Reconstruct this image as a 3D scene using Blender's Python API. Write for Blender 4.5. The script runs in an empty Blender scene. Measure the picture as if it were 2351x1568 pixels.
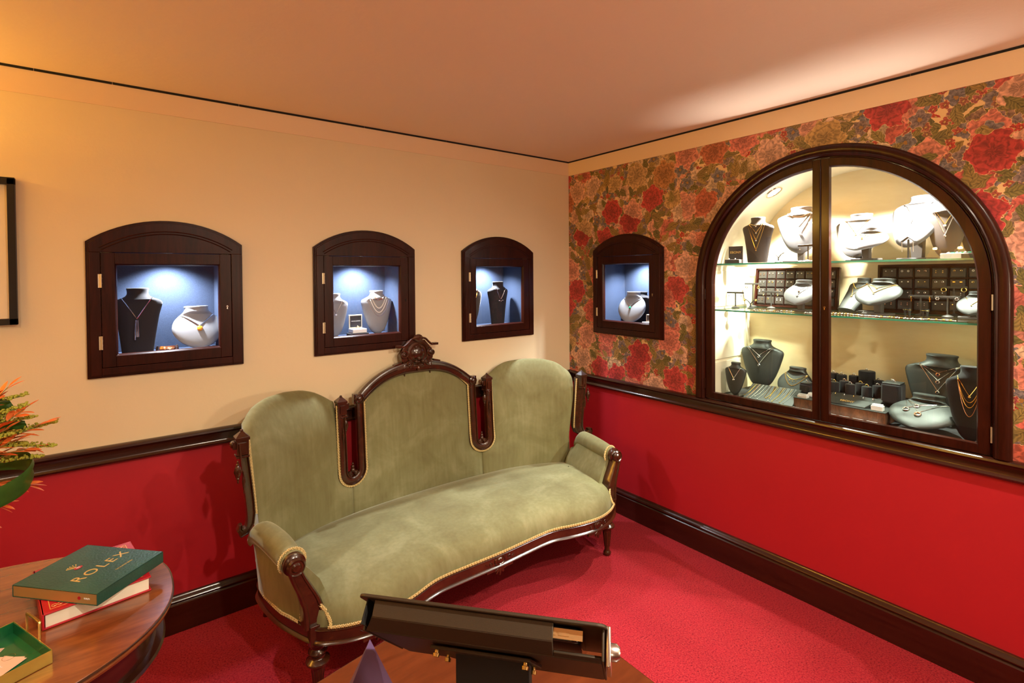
import bpy, math, random
from mathutils import Vector, Matrix, Euler
PI = math.pi
random.seed(7)
S = bpy.context.scene
C = S.collection

# ------------------------------------------------------------------ camera, world, exposure
YAW, PITCH, ROLL = 0.65261696, -0.01508373, -0.00759088
fwd = Vector((math.sin(YAW)*math.cos(PITCH), math.cos(YAW)*math.cos(PITCH), math.sin(PITCH)))
rgt0 = Vector((math.cos(YAW), -math.sin(YAW), 0)); up0 = rgt0.cross(fwd)
rgt = rgt0*math.cos(ROLL)+up0*math.sin(ROLL); upv = up0*math.cos(ROLL)-rgt0*math.sin(ROLL)
cd = bpy.data.cameras.new('camera'); cam = bpy.data.objects.new('camera', cd); C.objects.link(cam)
M3 = Matrix((rgt, upv, -fwd)).transposed()
cam.matrix_world = Matrix.Translation((-2.6155, -2.7307, 1.5890)) @ M3.to_4x4()
cd.sensor_width = 36; cd.sensor_fit = 'HORIZONTAL'; cd.lens = 1174.92/2351*36; cd.shift_y = -136.3/2351
cd.clip_start = .02
S.camera = cam
w = bpy.data.worlds.new('world'); S.world = w; w.use_nodes = True
w.node_tree.nodes['Background'].inputs[0].default_value = (.02, .015, .012, 1)
w.node_tree.nodes['Background'].inputs[1].default_value = 1
S.view_settings.view_transform = 'Standard'; S.view_settings.look = 'None'
S.view_settings.exposure = -0.08; S.view_settings.gamma = 1; S.view_settings.use_curve_mapping = False

def lamp(name, kind, loc, energy, col, target=None, size=.03, cone=90, blend=.5, parent=None, wm=None):
    d = bpy.data.lights.new(name, kind); d.energy = energy; d.color = col
    if kind == 'AREA': d.size = size
    else: d.shadow_soft_size = size
    if kind == 'SPOT': d.spot_size = math.radians(cone); d.spot_blend = blend
    o = bpy.data.objects.new(name, d); C.objects.link(o); o.location = loc
    if target is not None:
        o.rotation_euler = (Vector(target)-Vector(loc)).to_track_quat('-Z', 'Y').to_euler()
    if parent is not None: o.parent = parent
    return o
WARM = (1, .88, .69)
lamp('downlight_beam', 'SPOT', (-1.95, -2.95, 2.37), 135, WARM, (-1.75, -1.0, .1), .03, 104, 1)
lamp('downlight_beam', 'SPOT', (-3.35, -1.9, 2.37), 35, WARM, (-2.9, -.9, .5), .03, 104, 1)
lamp('downlight_beam', 'SPOT', (-.75, -2.9, 2.37), 150, WARM, (-.75, -1.5, .1), .03, 110, 1)
lamp('room_fill_glow', 'POINT', (-1.1, -3.9, 1.5), 88, (1, .80, .53), size=.14)  # added fill light behind the camera, brightens ceiling and walls; no pendant modelled
lamp('room_fill_glow', 'POINT', (-3.6, -3.9, 1.5), 14, (1, .80, .53), size=.14)  # weaker added fill light in the other rear corner, no lamp there

# ------------------------------------------------------------------ materials
def mnew(name):
    m = bpy.data.materials.new(name); m.use_nodes = True; nt = m.node_tree
    return m, nt, nt.nodes['Principled BSDF']
class NB:
    def __init__(s, nt): s.nt = nt
    def n(s, t, **k):
        x = s.nt.nodes.new(t)
        for a, b in k.items(): setattr(x, a, b)
        return x
    def put(s, sock, v):
        if hasattr(v, 'is_output') or isinstance(v, bpy.types.NodeSocket): s.nt.links.new(v, sock)
        else: sock.default_value = v
    def m(s, op, a, b=0.0, c=0.0, clamp=False):
        x = s.n('ShaderNodeMath', operation=op); x.use_clamp = clamp
        s.put(x.inputs[0], a); s.put(x.inputs[1], b); s.put(x.inputs[2], c); return x.outputs[0]
    def mix(s, f, a, b, blend='MIX'):
        x = s.n('ShaderNodeMix', data_type='RGBA', blend_type=blend)
        s.put(x.inputs[0], f); s.put(x.inputs[6], a if not isinstance(a, tuple) else (*a[:3], 1)); s.put(x.inputs[7], b if not isinstance(b, tuple) else (*b[:3], 1)); return x.outputs[2]
    def ramp(s, f, cols):
        x = s.n('ShaderNodeValToRGB'); r = x.color_ramp
        r.elements[0].position = cols[0][0]; r.elements[0].color = (*cols[0][1], 1)
        r.elements[1].position = cols[-1][0]; r.elements[1].color = (*cols[-1][1], 1)
        for p, c in cols[1:-1]:
            e = r.elements.new(p); e.color = (*c, 1)
        s.put(x.inputs[0], f); return x.outputs[0]
    def noise(s, vec, scale, detail=3, rough=.5, dist=0.0):
        x = s.n('ShaderNodeTexNoise'); x.inputs['Scale'].default_value = scale; x.inputs['Detail'].default_value = detail
        x.inputs['Roughness'].default_value = rough; x.inputs['Distortion'].default_value = dist
        if vec is not None: s.nt.links.new(vec, x.inputs['Vector'])
        return x.outputs[0]
    def obj(s): return s.n('ShaderNodeTexCoord').outputs['Object']
    def map(s, vec, sc=(1, 1, 1), rot=(0, 0, 0), loc=(0, 0, 0)):
        x = s.n('ShaderNodeMapping'); x.inputs['Scale'].default_value = sc; x.inputs['Rotation'].default_value = rot
        x.inputs['Location'].default_value = loc
        s.nt.links.new(vec, x.inputs['Vector']); return x.outputs[0]
    def bump(s, h, strength=.3, dist=.002):
        x = s.n('ShaderNodeBump'); x.inputs['Strength'].default_value = strength; x.inputs['Distance'].default_value = dist
        s.put(x.inputs['Height'], h); return x.outputs[0]

def simple(name, col, rough=.5, metal=0, coat=0, noise=0, nscale=40, bump=0, bscale=200, sheen=0, emit=None, estr=0, spec=.5):
    m, nt, b = mnew(name); N = NB(nt)
    b.inputs['Base Color'].default_value = (*col, 1)
    b.inputs['Roughness'].default_value = rough; b.inputs['Metallic'].default_value = metal
    b.inputs['Coat Weight'].default_value = coat; b.inputs['Coat Roughness'].default_value = .1
    b.inputs['Specular IOR Level'].default_value = spec
    if sheen: b.inputs['Sheen Weight'].default_value = sheen; b.inputs['Sheen Roughness'].default_value = .4
    o = N.obj()
    if noise:
        f = N.noise(o, nscale, 4)
        nt.links.new(N.mix(f, tuple(c*(1-noise) for c in col), tuple(min(1, c*(1+noise)) for c in col)), b.inputs['Base Color'])
    if bump: nt.links.new(N.bump(N.noise(o, bscale, 3), bump), b.inputs['Normal'])
    if emit: b.inputs['Emission Color'].default_value = (*emit, 1); b.inputs['Emission Strength'].default_value = estr
    return m
def woodmat(name, c1, c2, rough=.3, sc=(30, 30, 3), coat=.3, bump=.08):
    m, nt, b = mnew(name); N = NB(nt)
    v = N.map(N.obj(), sc)
    n1 = N.noise(v, 1.0, 6, .6, 1.2); n2 = N.noise(v, 5.0, 4, .6, .3)
    f = N.m('ADD', N.m('MULTIPLY', n1, .7), N.m('MULTIPLY', n2, .3))
    nt.links.new(N.ramp(f, [(.32, c1), (.68, c2)]), b.inputs['Base Color'])
    b.inputs['Roughness'].default_value = rough; b.inputs['Coat Weight'].default_value = coat; b.inputs['Coat Roughness'].default_value = .15; b.inputs['Specular IOR Level'].default_value = .15 if 'mahog' in name else .5
    nt.links.new(N.bump(n2, bump, .001), b.inputs['Normal'])
    return m
def glassmat(name, tint=(1, 1, 1), refl=1.0, rough=0.0):
    m, nt, b = mnew(name); N = NB(nt); nt.nodes.remove(b)
    t = N.n('ShaderNodeBsdfTransparent'); t.inputs[0].default_value = (*tint, 1)
    g = N.n('ShaderNodeBsdfGlossy'); g.inputs['Roughness'].default_value = rough
    fr = N.n('ShaderNodeFresnel'); fr.inputs[0].default_value = 1.45
    mx = N.n('ShaderNodeMixShader'); gm = N.n('ShaderNodeNewGeometry')
    N.put(mx.inputs[0], N.m('MULTIPLY', N.m('MULTIPLY', fr.outputs[0], refl), N.m('SUBTRACT', 1.0, gm.outputs['Backfacing'])))
    nt.links.new(t.outputs[0], mx.inputs[1]); nt.links.new(g.outputs[0], mx.inputs[2])
    nt.links.new(mx.outputs[0], nt.nodes['Material Output'].inputs[0]); return m

MT = {}
def plaster():
    m, nt, b = mnew('cream wall paint'); N = NB(nt); o = N.obj()
    f = N.noise(o, 1.7, 5)
    nt.links.new(N.mix(f, (.69, .565, .36), (.75, .615, .405)), b.inputs['Base Color'])
    b.inputs['Roughness'].default_value = .55
    nt.links.new(N.bump(N.noise(o, 26, 6, .65), .22, .004), b.inputs['Normal']); return m
MT['cream'] = plaster()
MT['ceiling'] = simple('ceiling paint', (.84, .66, .52), .7, bump=.35, bscale=45)
MT['cove'] = simple('cove paint', (.76, .56, .36), .5)
MT['red'] = simple('red wall paint', (.41, .010, .019), .5, noise=.05, nscale=5, bump=.08, bscale=30)
MT['mahog'] = woodmat('dark mahogany', (.014, .0028, .0013), (.040, .0068, .0028), .36, coat=.12)
MT['mahogH'] = woodmat('dark mahogany, level grain', (.015, .003, .0014), (.042, .0072, .003), .36, sc=(3, 30, 30), coat=.12)
MT['trimw'] = woodmat('stained trim wood', (.016, .0035, .0015), (.042, .009, .004), .22, sc=(2, 2, 40), coat=.5)
MT['walnut'] = woodmat('carved walnut', (.018, .0045, .0015), (.060, .016, .005), .25, sc=(12, 12, 12), coat=.5, bump=.12)
MT['table'] = woodmat('polished table top', (.13, .030, .008), (.33, .095, .025), .2, sc=(2.2, 14, 14), coat=.6, bump=.03)
MT['desk'] = woodmat('reddish desk top', (.085, .017, .005), (.185, .043, .012), .28, sc=(3, 16, 16), coat=.3, bump=.04)
MT['ply'] = woodmat('birch plywood', (.74, .58, .32), (.82, .69, .44), .55, sc=(2, 1.2, 7), coat=.0, bump=.03)
MT['nichec'] = simple('niche cream paint', (.84, .77, .60), .6, noise=.06, nscale=6)
MT['glass'] = glassmat('door glass')
MT['shelfg'] = glassmat('shelf glass', (.93, .98, .95))
MT['shelfe'] = simple('green glass edge', (.03, .26, .17), .15, spec=.8)
def carpet():
    m, nt, b = mnew('red carpet'); N = NB(nt); o = N.obj()
    n1 = N.noise(o, 150, 2, .8); n2 = N.noise(o, 7, 4)
    c = N.ramp(n1, [(.34, (.045, .001, .004)), (.44, (.25, .010, .016)), (.60, (.33, .024, .026)), (.8, (.43, .05, .05))])
    nt.links.new(N.mix(N.m('MULTIPLY', n2, .55), c, (.30, .006, .018)), b.inputs['Base Color'])
    b.inputs['Roughness'].default_value = .95; b.inputs['Specular IOR Level'].default_value = .1
    b.inputs['Sheen Weight'].default_value = .1; b.inputs['Sheen Tint'].default_value = (1, .3, .35, 1)
    nt.links.new(N.bump(n1, .8, .006), b.inputs['Normal']); return m
MT['carpet'] = carpet()
def velvet():
    m, nt, b = mnew('sage green velvet'); N = NB(nt); o = N.obj()
    n1 = N.noise(o, 5, 4, .6, .6); n2 = N.noise(o, 350, 2); n3 = N.noise(N.map(o, (60, 60, 4)), 1, 3)
    f = N.m('ADD', N.m('MULTIPLY', n1, .75), N.m('MULTIPLY', n3, .25))
    c = N.ramp(f, [(.33, (.150, .132, .056)), (.5, (.192, .184, .082)), (.68, (.262, .252, .128))])
    nt.links.new(N.mix(N.m('MULTIPLY', n2, .35), c, (.17, .15, .07)), b.inputs['Base Color'])
    b.inputs['Roughness'].default_value = .75; b.inputs['Specular IOR Level'].default_value = .15
    b.inputs['Sheen Weight'].default_value = .38; b.inputs['Sheen Roughness'].default_value = .35
    b.inputs['Sheen Tint'].default_value = (.95, .95, .75, 1)
    nt.links.new(N.bump(n2, .25, .001), b.inputs['Normal']); return m
MT['velvet'] = velvet()
MT['gimp'] = simple('gold gimp braid', (.62, .47, .20), .6, noise=.2, nscale=150)
MT['blue'] = simple('blue felt lining', (.040, .055, .095), .95, noise=.35, nscale=380, bump=.5, bscale=500, spec=.1)
MT['black'] = simple('black velvet', (.010, .0085, .011), .9, sheen=.15)
MT['brownbl'] = simple('brown black suede', (.045, .032, .025), .8, noise=.3, nscale=300, sheen=.2)
MT['grey'] = simple('dark grey leatherette', (.028, .031, .029), .5, noise=.12, nscale=60, bump=.12, bscale=400)
MT['silver'] = simple('pale grey silk covering', (.095, .095, .099), .45, noise=.05, nscale=60, bump=.1, bscale=500)
MT['silkc'] = simple('ivory grey bust covering', (.24, .24, .25), .5, noise=.05, nscale=60, bump=.1, bscale=500)
MT['stand'] = simple('matt dark stand', (.05, .045, .04), .5)
MT['gold'] = simple('yellow gold', (.95, .66, .22), .2, 1)
MT['silv'] = simple('polished silver', (.9, .9, .92), .18, 1)
MT['rose'] = simple('rose gold', (.92, .55, .38), .22, 1)
MT['pearl'] = simple('pearl', (.85, .80, .70), .25, coat=.6)
MT['stone'] = simple('clear stone', (.85, .88, .95), .05, coat=1, spec=1)
MT['amber'] = simple('amber stone', (.75, .30, .02), .15, coat=.8)
MT['emer'] = simple('green stone', (.01, .35, .12), .1, coat=.8)
MT['dgem'] = simple('dark stone', (.01, .01, .02), .08, coat=.8)
MT['goldink'] = simple('gilt foil lettering', (.80, .52, .16), .35, .35)
MT['oldbrass'] = simple('aged pale brass', (.62, .52, .36), .42, .8)
MT['brass'] = simple('brass', (.66, .46, .17), .3, 1)
MT['steel'] = simple('steel', (.7, .7, .7), .25, 1)
MT['bone'] = simple('ivory paper', (.80, .74, .60), .6)
MT['white'] = simple('white card', (.85, .83, .80), .5)
MT['walnutbox'] = woodmat('zebrano walnut', (.05, .018, .008), (.22, .085, .038), .4, sc=(40, 2.5, 14), coat=.1)
MT['acryl'] = simple('clear acrylic label', (.80, .82, .84), .1, coat=.5, spec=.9)
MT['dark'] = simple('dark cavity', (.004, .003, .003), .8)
MT['graybrown'] = simple('bronze anodised metal', (.050, .034, .021), .45, .3, noise=.1, nscale=900, bump=.15, bscale=1500)
MT['purple'] = simple('purple card', (.16, .10, .24), .5)
MT['greenbox'] = simple('green leather grain', (.008, .075, .052), .38, noise=.45, nscale=14, bump=.5, bscale=170, coat=.15)
MT['goldcard'] = simple('gold foil card', (.50, .34, .13), .4, .5)
MT['redbook'] = simple('red book cloth', (.46, .006, .018), .45, coat=.1, bump=.2, bscale=300)
MT['trayg'] = simple('green enamel', (.006, .11, .035), .25, coat=.4, noise=.1, nscale=10)
MT['trayo'] = simple('brushed gold metal', (.62, .48, .10), .35, .8, noise=.1, nscale=60)
MT['pink'] = simple('pale pink card', (.80, .56, .44), .5)
MT['leaf'] = simple('green leaf', (.035, .11, .012), .4, noise=.5, nscale=20)
MT['orange'] = simple('orange dyed leaf', (.85, .17, .03), .5, noise=.3, nscale=40)
MT['yel'] = simple('yellow green buds', (.36, .36, .03), .6, noise=.5, nscale=90)
MT['stem'] = simple('stem', (.12, .16, .03), .6)
MT['wood_panel'] = woodmat('wood panelling', (.10, .028, .010), (.20, .06, .022), .4)
MT['shade'] = simple('lamp shade silk', (.9, .55, .2), .8, emit=(1, .50, .12), estr=5)
MT['gshade'] = simple('green glass shade', (.01, .25, .07), .2, coat=.6, emit=(.02, .5, .12), estr=.6)
MT['led'] = simple('led lens', (1, 1, 1), .3, emit=(1, .97, .9), estr=12)
MT['ledb'] = simple('cool led lens', (1, 1, 1), .3, emit=(.85, .92, 1), estr=12)
MT['paperw'] = simple('picture mount', (.72, .62, .48), .6)
MT['tabrim'] = simple('champagne aluminium', (.72, .50, .25), .3, .9)
MT['screen'] = simple('dark glass screen', (.01, .01, .012), .08, coat=.6)

def wallpaper():
    m, nt, b = mnew('floral wallpaper'); N = NB(nt)
    o = N.obj()
    sep = N.n('ShaderNodeSeparateXYZ'); nt.links.new(o, sep.inputs[0])
    cmb = N.n('ShaderNodeCombineXYZ'); nt.links.new(sep.outputs[1], cmb.inputs[0]); nt.links.new(sep.outputs[2], cmb.inputs[1])
    base = cmb.outputs[0]
    def vm(op, a, b2):
        x = N.n('ShaderNodeVectorMath', operation=op); N.put(x.inputs[0], a); N.put(x.inputs[1], b2); return x.outputs[0]
    def warp(amount, scale):
        x = N.n('ShaderNodeTexNoise'); x.inputs['Scale'].default_value = scale; x.inputs['Detail'].default_value = 2
        nt.links.new(base, x.inputs['Vector'])
        d = vm('MULTIPLY', vm('SUBTRACT', x.outputs[1], (.5, .5, .5)), (amount*1.5, amount*1.5, 0))
        return vm('ADD', base, d)
    P1 = warp(.022, 30); P2 = warp(.010, 70)
    def cells(P, scale, off, rnd=1.0):
        P = vm('ADD', P, (off, off*.7, 0))
        v = N.n('ShaderNodeTexVoronoi', voronoi_dimensions='2D'); v.inputs['Scale'].default_value = scale; v.inputs['Randomness'].default_value = rnd
        nt.links.new(P, v.inputs['Vector'])
        d = vm('SUBTRACT', P, v.outputs['Position'])
        s = N.n('ShaderNodeSeparateXYZ'); nt.links.new(d, s.inputs[0])
        cs = N.n('ShaderNodeSeparateColor'); nt.links.new(v.outputs['Color'], cs.inputs[0])
        ln = N.n('ShaderNodeVectorMath', operation='LENGTH'); nt.links.new(d, ln.inputs[0])
        return s.outputs[0], s.outputs[1], ln.outputs['Value'], cs.outputs
    def leaves(col, P, scale, off, L, asp, keep, tints):
        x, y, d, c = cells(P, scale, off)
        a = N.m('MULTIPLY', c[0], 6.283)
        ca, sa = N.m('COSINE', a), N.m('SINE', a)
        u = N.m('ADD', N.m('MULTIPLY', x, ca), N.m('MULTIPLY', y, sa)); v = N.m('SUBTRACT', N.m('MULTIPLY', y, ca), N.m('MULTIPLY', x, sa))
        un = N.m('DIVIDE', u, L); e = N.m('ADD', N.m('POWER', N.m('ABSOLUTE', un), 2.0), N.m('ABSOLUTE', N.m('DIVIDE', v, L*asp)))
        mask = N.m('MULTIPLY', N.m('LESS_THAN', e, 1.0), N.m('LESS_THAN', c[1], keep))
        vein = N.m('SINE', N.m('ADD', N.m('MULTIPLY', u, 420), N.m('MULTIPLY', N.m('ABSOLUTE', v), -500)))
        sh = N.m('ADD', .78, N.m('MULTIPLY', vein, .22))
        sh = N.m('MULTIPLY', sh, N.m('ADD', .45, N.m('MULTIPLY', N.m('GREATER_THAN', N.m('ABSOLUTE', v), .0012), .55)))
        lc = N.mix(1.0, N.ramp(c[2], tints), sh, 'MULTIPLY')
        return N.mix(mask, col, lc)
    def flowers(col, P, scale, off, R, pet, amp, keep, tints, freq=230, centre=None, rw=.35):
        x, y, d, c = cells(P, scale, off)
        ang = N.m('ADD', N.m('ARCTAN2', y, x), N.m('MULTIPLY', c[0], 6.283))
        w_ = N.m('SINE', N.m('MULTIPLY', ang, pet))
        rr = N.m('MULTIPLY', R, N.m('ADD', 1.0, N.m('MULTIPLY', w_, amp)))
        nz = N.noise(P, 45, 3)
        rr = N.m('MULTIPLY', rr, N.m('ADD', .8, N.m('MULTIPLY', nz, .4)))
        mask = N.m('MULTIPLY', N.m('LESS_THAN', d, rr), N.m('LESS_THAN', c[1], keep))
        ring = N.m('SINE', N.m('ADD', N.m('MULTIPLY', d, freq), N.m('ADD', N.m('MULTIPLY', w_, 1.6), N.m('MULTIPLY', nz, 15.0))))
        rad = N.m('SINE', N.m('ADD', N.m('MULTIPLY', ang, pet*3), N.m('MULTIPLY', nz, 10)))
        sh = N.m('ADD', .98, N.m('ADD', N.m('MULTIPLY', ring, .30), N.m('MULTIPLY', rad, .12)))
        edge = N.m('DIVIDE', d, rr)
        sh = N.m('MULTIPLY', sh, N.m('ADD', .62, N.m('MULTIPLY', edge, .6)))
        fc = N.mix(1.0, N.ramp(c[2], tints), sh, 'MULTIPLY')
        if centre: fc = N.mix(N.m('LESS_THAN', d, R*.22), fc, centre)
        halo = N.m('MULTIPLY', N.m('LESS_THAN', d, N.m('ADD', rr, .0016)), N.m('LESS_THAN', c[1], keep))
        col = N.mix(halo, col, (.66, .42, .20))
        return N.mix(mask, col, fc)
    BG = (.74, .50, .24)
    olive = [(0, (.15, .12, .03)), (.35, (.24, .18, .05)), (.65, (.40, .25, .075)), (1, (.10, .10, .035))]
    gold = [(0, (.34, .20, .05)), (1, (.22, .15, .045))]
    mauve = [(0, (.19, .125, .115)), (.5, (.15, .13, .14)), (1, (.22, .12, .075))]
    redpink = [(0, (.30, .020, .022)), (.35, (.40, .040, .038)), (.5, (.50, .145, .105)), (.75, (.52, .33, .225)), (.9, (.34, .20, .06)), (1, (.40, .04, .04))]
    pinks = [(0, (.42, .055, .045)), (.4, (.52, .19, .13)), (.75, (.50, .36, .24)), (1, (.38, .22, .07))]
    col = N.mix(N.m('MULTIPLY', N.noise(base, 9, 2), .4), BG, (.58, .36, .15))
    col = leaves(col, P1, 9.5, 3.1, .060, .52, .75, gold)
    col = leaves(col, P1, 12.5, 7.7, .052, .55, .95, olive)
    col = flowers(col, P2, 15, 1.3, .036, 5, .18, .75, mauve, 300, (.30, .14, .03))
    col = leaves(col, P1, 15, 12.4, .046, .45, .8, olive)
    col = flowers(col, P2, 30, 5.9, .0155, 5, .22, .45, [(0, (.24, .10, .055)), (.6, (.42, .03, .02)), (1, (.18, .12, .11))], 500, (.45, .28, .08))
    col = flowers(col, P1, 7.6, 9.2, .060, 5, .13, .82, pinks, 210)
    col = flowers(col, P2, 11, 4.4, .036, 5, .2, .40, mauve, 260, (.32, .15, .03))
    col = leaves(col, P1, 13, 21.4, .040, .5, .55, olive)
    col = leaves(col, P1, 10.5, 31.4, .055, .42, .38, gold)
    col = flowers(col, P1, 5.4, 15.7, .080, 6, .12, .80, redpink, 200)
    nt.links.new(col, b.inputs['Base Color']); b.inputs['Roughness'].default_value = .55
    nt.links.new(N.bump(N.noise(o, 150, 2), .08, .001), b.inputs['Normal'])
    return m
MT['paper'] = wallpaper()

# ------------------------------------------------------------------ mesh helpers
def I4(): return Matrix.Identity(4)
def T(x, y, z): return Matrix.Translation((x, y, z))
def RZ(a): return Matrix.Rotation(a, 4, 'Z')
def RX(a): return Matrix.Rotation(a, 4, 'X')
def RY(a): return Matrix.Rotation(a, 4, 'Y')
def SC(x, y, z): return Matrix.Diagonal((x, y, z, 1))
class MB:
    def __init__(s): s.v = []; s.f = []; s.mi = []
    def add(s, vs, fs, mi=0, M=None):
        o = len(s.v)
        s.v += [tuple(M @ Vector(v)) for v in vs] if M is not None else [tuple(v) for v in vs]
        s.f += [tuple(i+o for i in f) for f in fs]; s.mi += [mi]*len(fs); return s
    def box(s, x0, x1, y0, y1, z0, z1, mi=0, M=None):
        vs = [(x, y, z) for z in (z0, z1) for y in (y0, y1) for x in (x0, x1)]
        return s.add(vs, [(0, 2, 3, 1), (4, 5, 7, 6), (0, 1, 5, 4), (1, 3, 7, 5), (3, 2, 6, 7), (2, 0, 4, 6)], mi, M)
    def cb(s, c, d, mi=0, M=None):
        return s.box(c[0]-d[0]/2, c[0]+d[0]/2, c[1]-d[1]/2, c[1]+d[1]/2, c[2]-d[2]/2, c[2]+d[2]/2, mi, M)
    def grid(s, rows, mi=0, closed_u=False, closed_v=False, cap=False, M=None):
        n = len(rows[0]); vs = [p for r in rows for p in r]; fs = []
        R_ = len(rows)
        for i in range(R_ if closed_v else R_-1):
            for j in range(n if closed_u else n-1):
                a = i*n+j; b = i*n+(j+1) % n; c = ((i+1) % R_)*n+(j+1) % n; d = ((i+1) % R_)*n+j
                fs.append((a, b, c, d))
        if cap: fs += [tuple(range(n))[::-1], tuple((R_-1)*n+k for k in range(n))]
        return s.add(vs, fs, mi, M)
    def lathe(s, prof, n=16, mi=0, M=None, sx=1, sy=1):
        rows = [[(r*math.cos(2*PI*k/n)*sx, r*math.sin(2*PI*k/n)*sy, z) for k in range(n)] for r, z in prof]
        return s.grid(rows, mi, True, False, True, M)
    def tube(s, path, r, n=8, mi=0, closed=False, M=None, cap=True):
        P = [Vector(p) for p in path]; m = len(P)
        rs = r if isinstance(r, (list, tuple)) else [r]*m
        T0 = (P[1]-P[0]).normalized(); a = T0.orthogonal().normalized(); rows = []
        for i in range(m):
            if closed: t = (P[(i+1) % m]-P[i-1])
            else: t = P[min(i+1, m-1)]-P[max(i-1, 0)]
            if t.length < 1e-9: t = T0
            t.normalize(); a = (a-t*a.dot(t))
            if a.length < 1e-6: a = t.orthogonal()
            a.normalize(); b = t.cross(a)
            rows.append([P[i]+(a*math.cos(2*PI*k/n)+b*math.sin(2*PI*k/n))*rs[i] for k in range(n)])
        return s.grid(rows, mi, True, closed, cap and not closed, M)
    def prism(s, poly, y0, y1, mi=0, M=None):
        n = len(poly); vs = [(x, y0, z) for x, z in poly]+[(x, y1, z) for x, z in poly]
        fs = [tuple(range(n)), tuple(range(2*n-1, n-1, -1))]+[(i, i+n, (i+1) % n+n, (i+1) % n) for i in range(n)]
        return s.add(vs, fs, mi, M)
    def prismz(s, poly, z0, z1, mi=0, M=None):
        n = len(poly); vs = [(x, y, z0) for x, y in poly]+[(x, y, z1) for x, y in poly]
        fs = [tuple(range(n-1, -1, -1)), tuple(range(n, 2*n))]+[(i, (i+1) % n, (i+1) % n+n, i+n) for i in range(n)]
        return s.add(vs, fs, mi, M)
    def ball(s, c, r, n=8, mi=0, M=None, sc=(1, 1, 1)):
        rows = []
        for i in range(1, n):
            t = PI*i/n
            rows.append([(c[0]+r*sc[0]*math.sin(t)*math.cos(2*PI*k/(n+2)), c[1]+r*sc[1]*math.sin(t)*math.sin(2*PI*k/(n+2)), c[2]+r*sc[2]*math.cos(t)) for k in range(n+2)])
        return s.grid(rows, mi, True, False, True, M)
    def torus(s, c, R, r, n=16, k=6, mi=0, M=None, axis='Z'):
        path = []
        for i in range(n):
            a = 2*PI*i/n; q = (R*math.cos(a), R*math.sin(a))
            path.append({'Z': (c[0]+q[0], c[1]+q[1], c[2]), 'Y': (c[0]+q[0], c[1], c[2]+q[1]), 'X': (c[0], c[1]+q[0], c[2]+q[1])}[axis])
        return s.tube(path, r, k, mi, True, M)
    def build(s, name, mats, parent=None, smooth=True, bevel=0, M=None, seg=2, sub=0):
        me = bpy.data.meshes.new(name); me.from_pydata(s.v, [], s.f); me.validate(clean_customdata=False)
        if not isinstance(mats, (list, tuple)): mats = [mats]
        for x in mats: me.materials.append(MT[x] if isinstance(x, str) else x)
        if len(mats) > 1 and len(me.polygons) == len(s.mi): me.polygons.foreach_set('material_index', s.mi)
        import bmesh
        bm = bmesh.new(); bm.from_mesh(me); bmesh.ops.recalc_face_normals(bm, faces=bm.faces); bm.to_mesh(me); bm.free()
        if smooth:
            me.polygons.foreach_set('use_smooth', [True]*len(me.polygons))
            me.set_sharp_from_angle(angle=math.radians(38))
        me.update()
        o = bpy.data.objects.new(name, me); C.objects.link(o)
        if M is not None: o.matrix_world = M
        if parent is not None: o.parent = parent
        if bevel:
            b = o.modifiers.new('b', 'BEVEL'); b.width = bevel; b.segments = seg; b.limit_method = 'ANGLE'; b.angle_limit = math.radians(40)
        if sub:
            b = o.modifiers.new('s', 'SUBSURF'); b.levels = b.render_levels = sub
        return o
def tag(o, label=None, cat=None, group=None, kind=None):
    if label: o['label'] = label
    if cat: o['category'] = cat
    if group: o['group'] = group
    if kind: o['kind'] = kind
    return o
def thing(name, label, cat, M=None, group=None):
    o = bpy.data.objects.new(name, None); o.empty_display_size = .05; C.objects.link(o)
    if M is not None: o.matrix_world = M
    return tag(o, label, cat, group)
def text_mesh(name, txt, size, mat, M, parent=None, depth=.0004, align='CENTER', sx=1.0, space=1.0):
    cu = bpy.data.curves.new('txt', 'FONT'); cu.body = txt; cu.size = size; cu.extrude = depth; cu.align_x = align; cu.align_y = 'CENTER'
    cu.space_character = space
    t = bpy.data.objects.new('txt', cu); C.objects.link(t)
    dg = bpy.context.evaluated_depsgraph_get(); dg.update()
    me = bpy.data.meshes.new_from_object(t.evaluated_get(dg)); me.name = name
    bpy.data.objects.remove(t); bpy.data.curves.remove(cu)
    me.materials.clear(); me.materials.append(MT[mat])
    me.transform(SC(sx, 1, 1))
    o = bpy.data.objects.new(name, me); C.objects.link(o)
    if parent is not None: o.parent = parent
    o.matrix_local = M
    return o
def cr(pts, n=8, closed=False):
    P = [Vector(p) for p in pts]; m = len(P); out = []
    for i in range(m if closed else m-1):
        p0 = P[i-1] if (closed or i > 0) else P[0]; p1 = P[i]; p2 = P[(i+1) % m]
        p3 = P[(i+2) % m] if (closed or i+2 < m) else P[-1]
        for k in range(n):
            t = k/n
            out.append(.5*((2*p1)+(p2-p0)*t+(2*p0-5*p1+4*p2-p3)*t*t+(3*p1-p0-3*p2+p3)*t**3))
    if not closed: out.append(P[-1])
    return out
def interp(x, ks):
    if x <= ks[0][0]: return ks[0][1]
    for (a, fa), (b, fb) in zip(ks, ks[1:]):
        if x <= b: t = (x-a)/(b-a); return fa+(fb-fa)*t
    return ks[-1][1]
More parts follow.
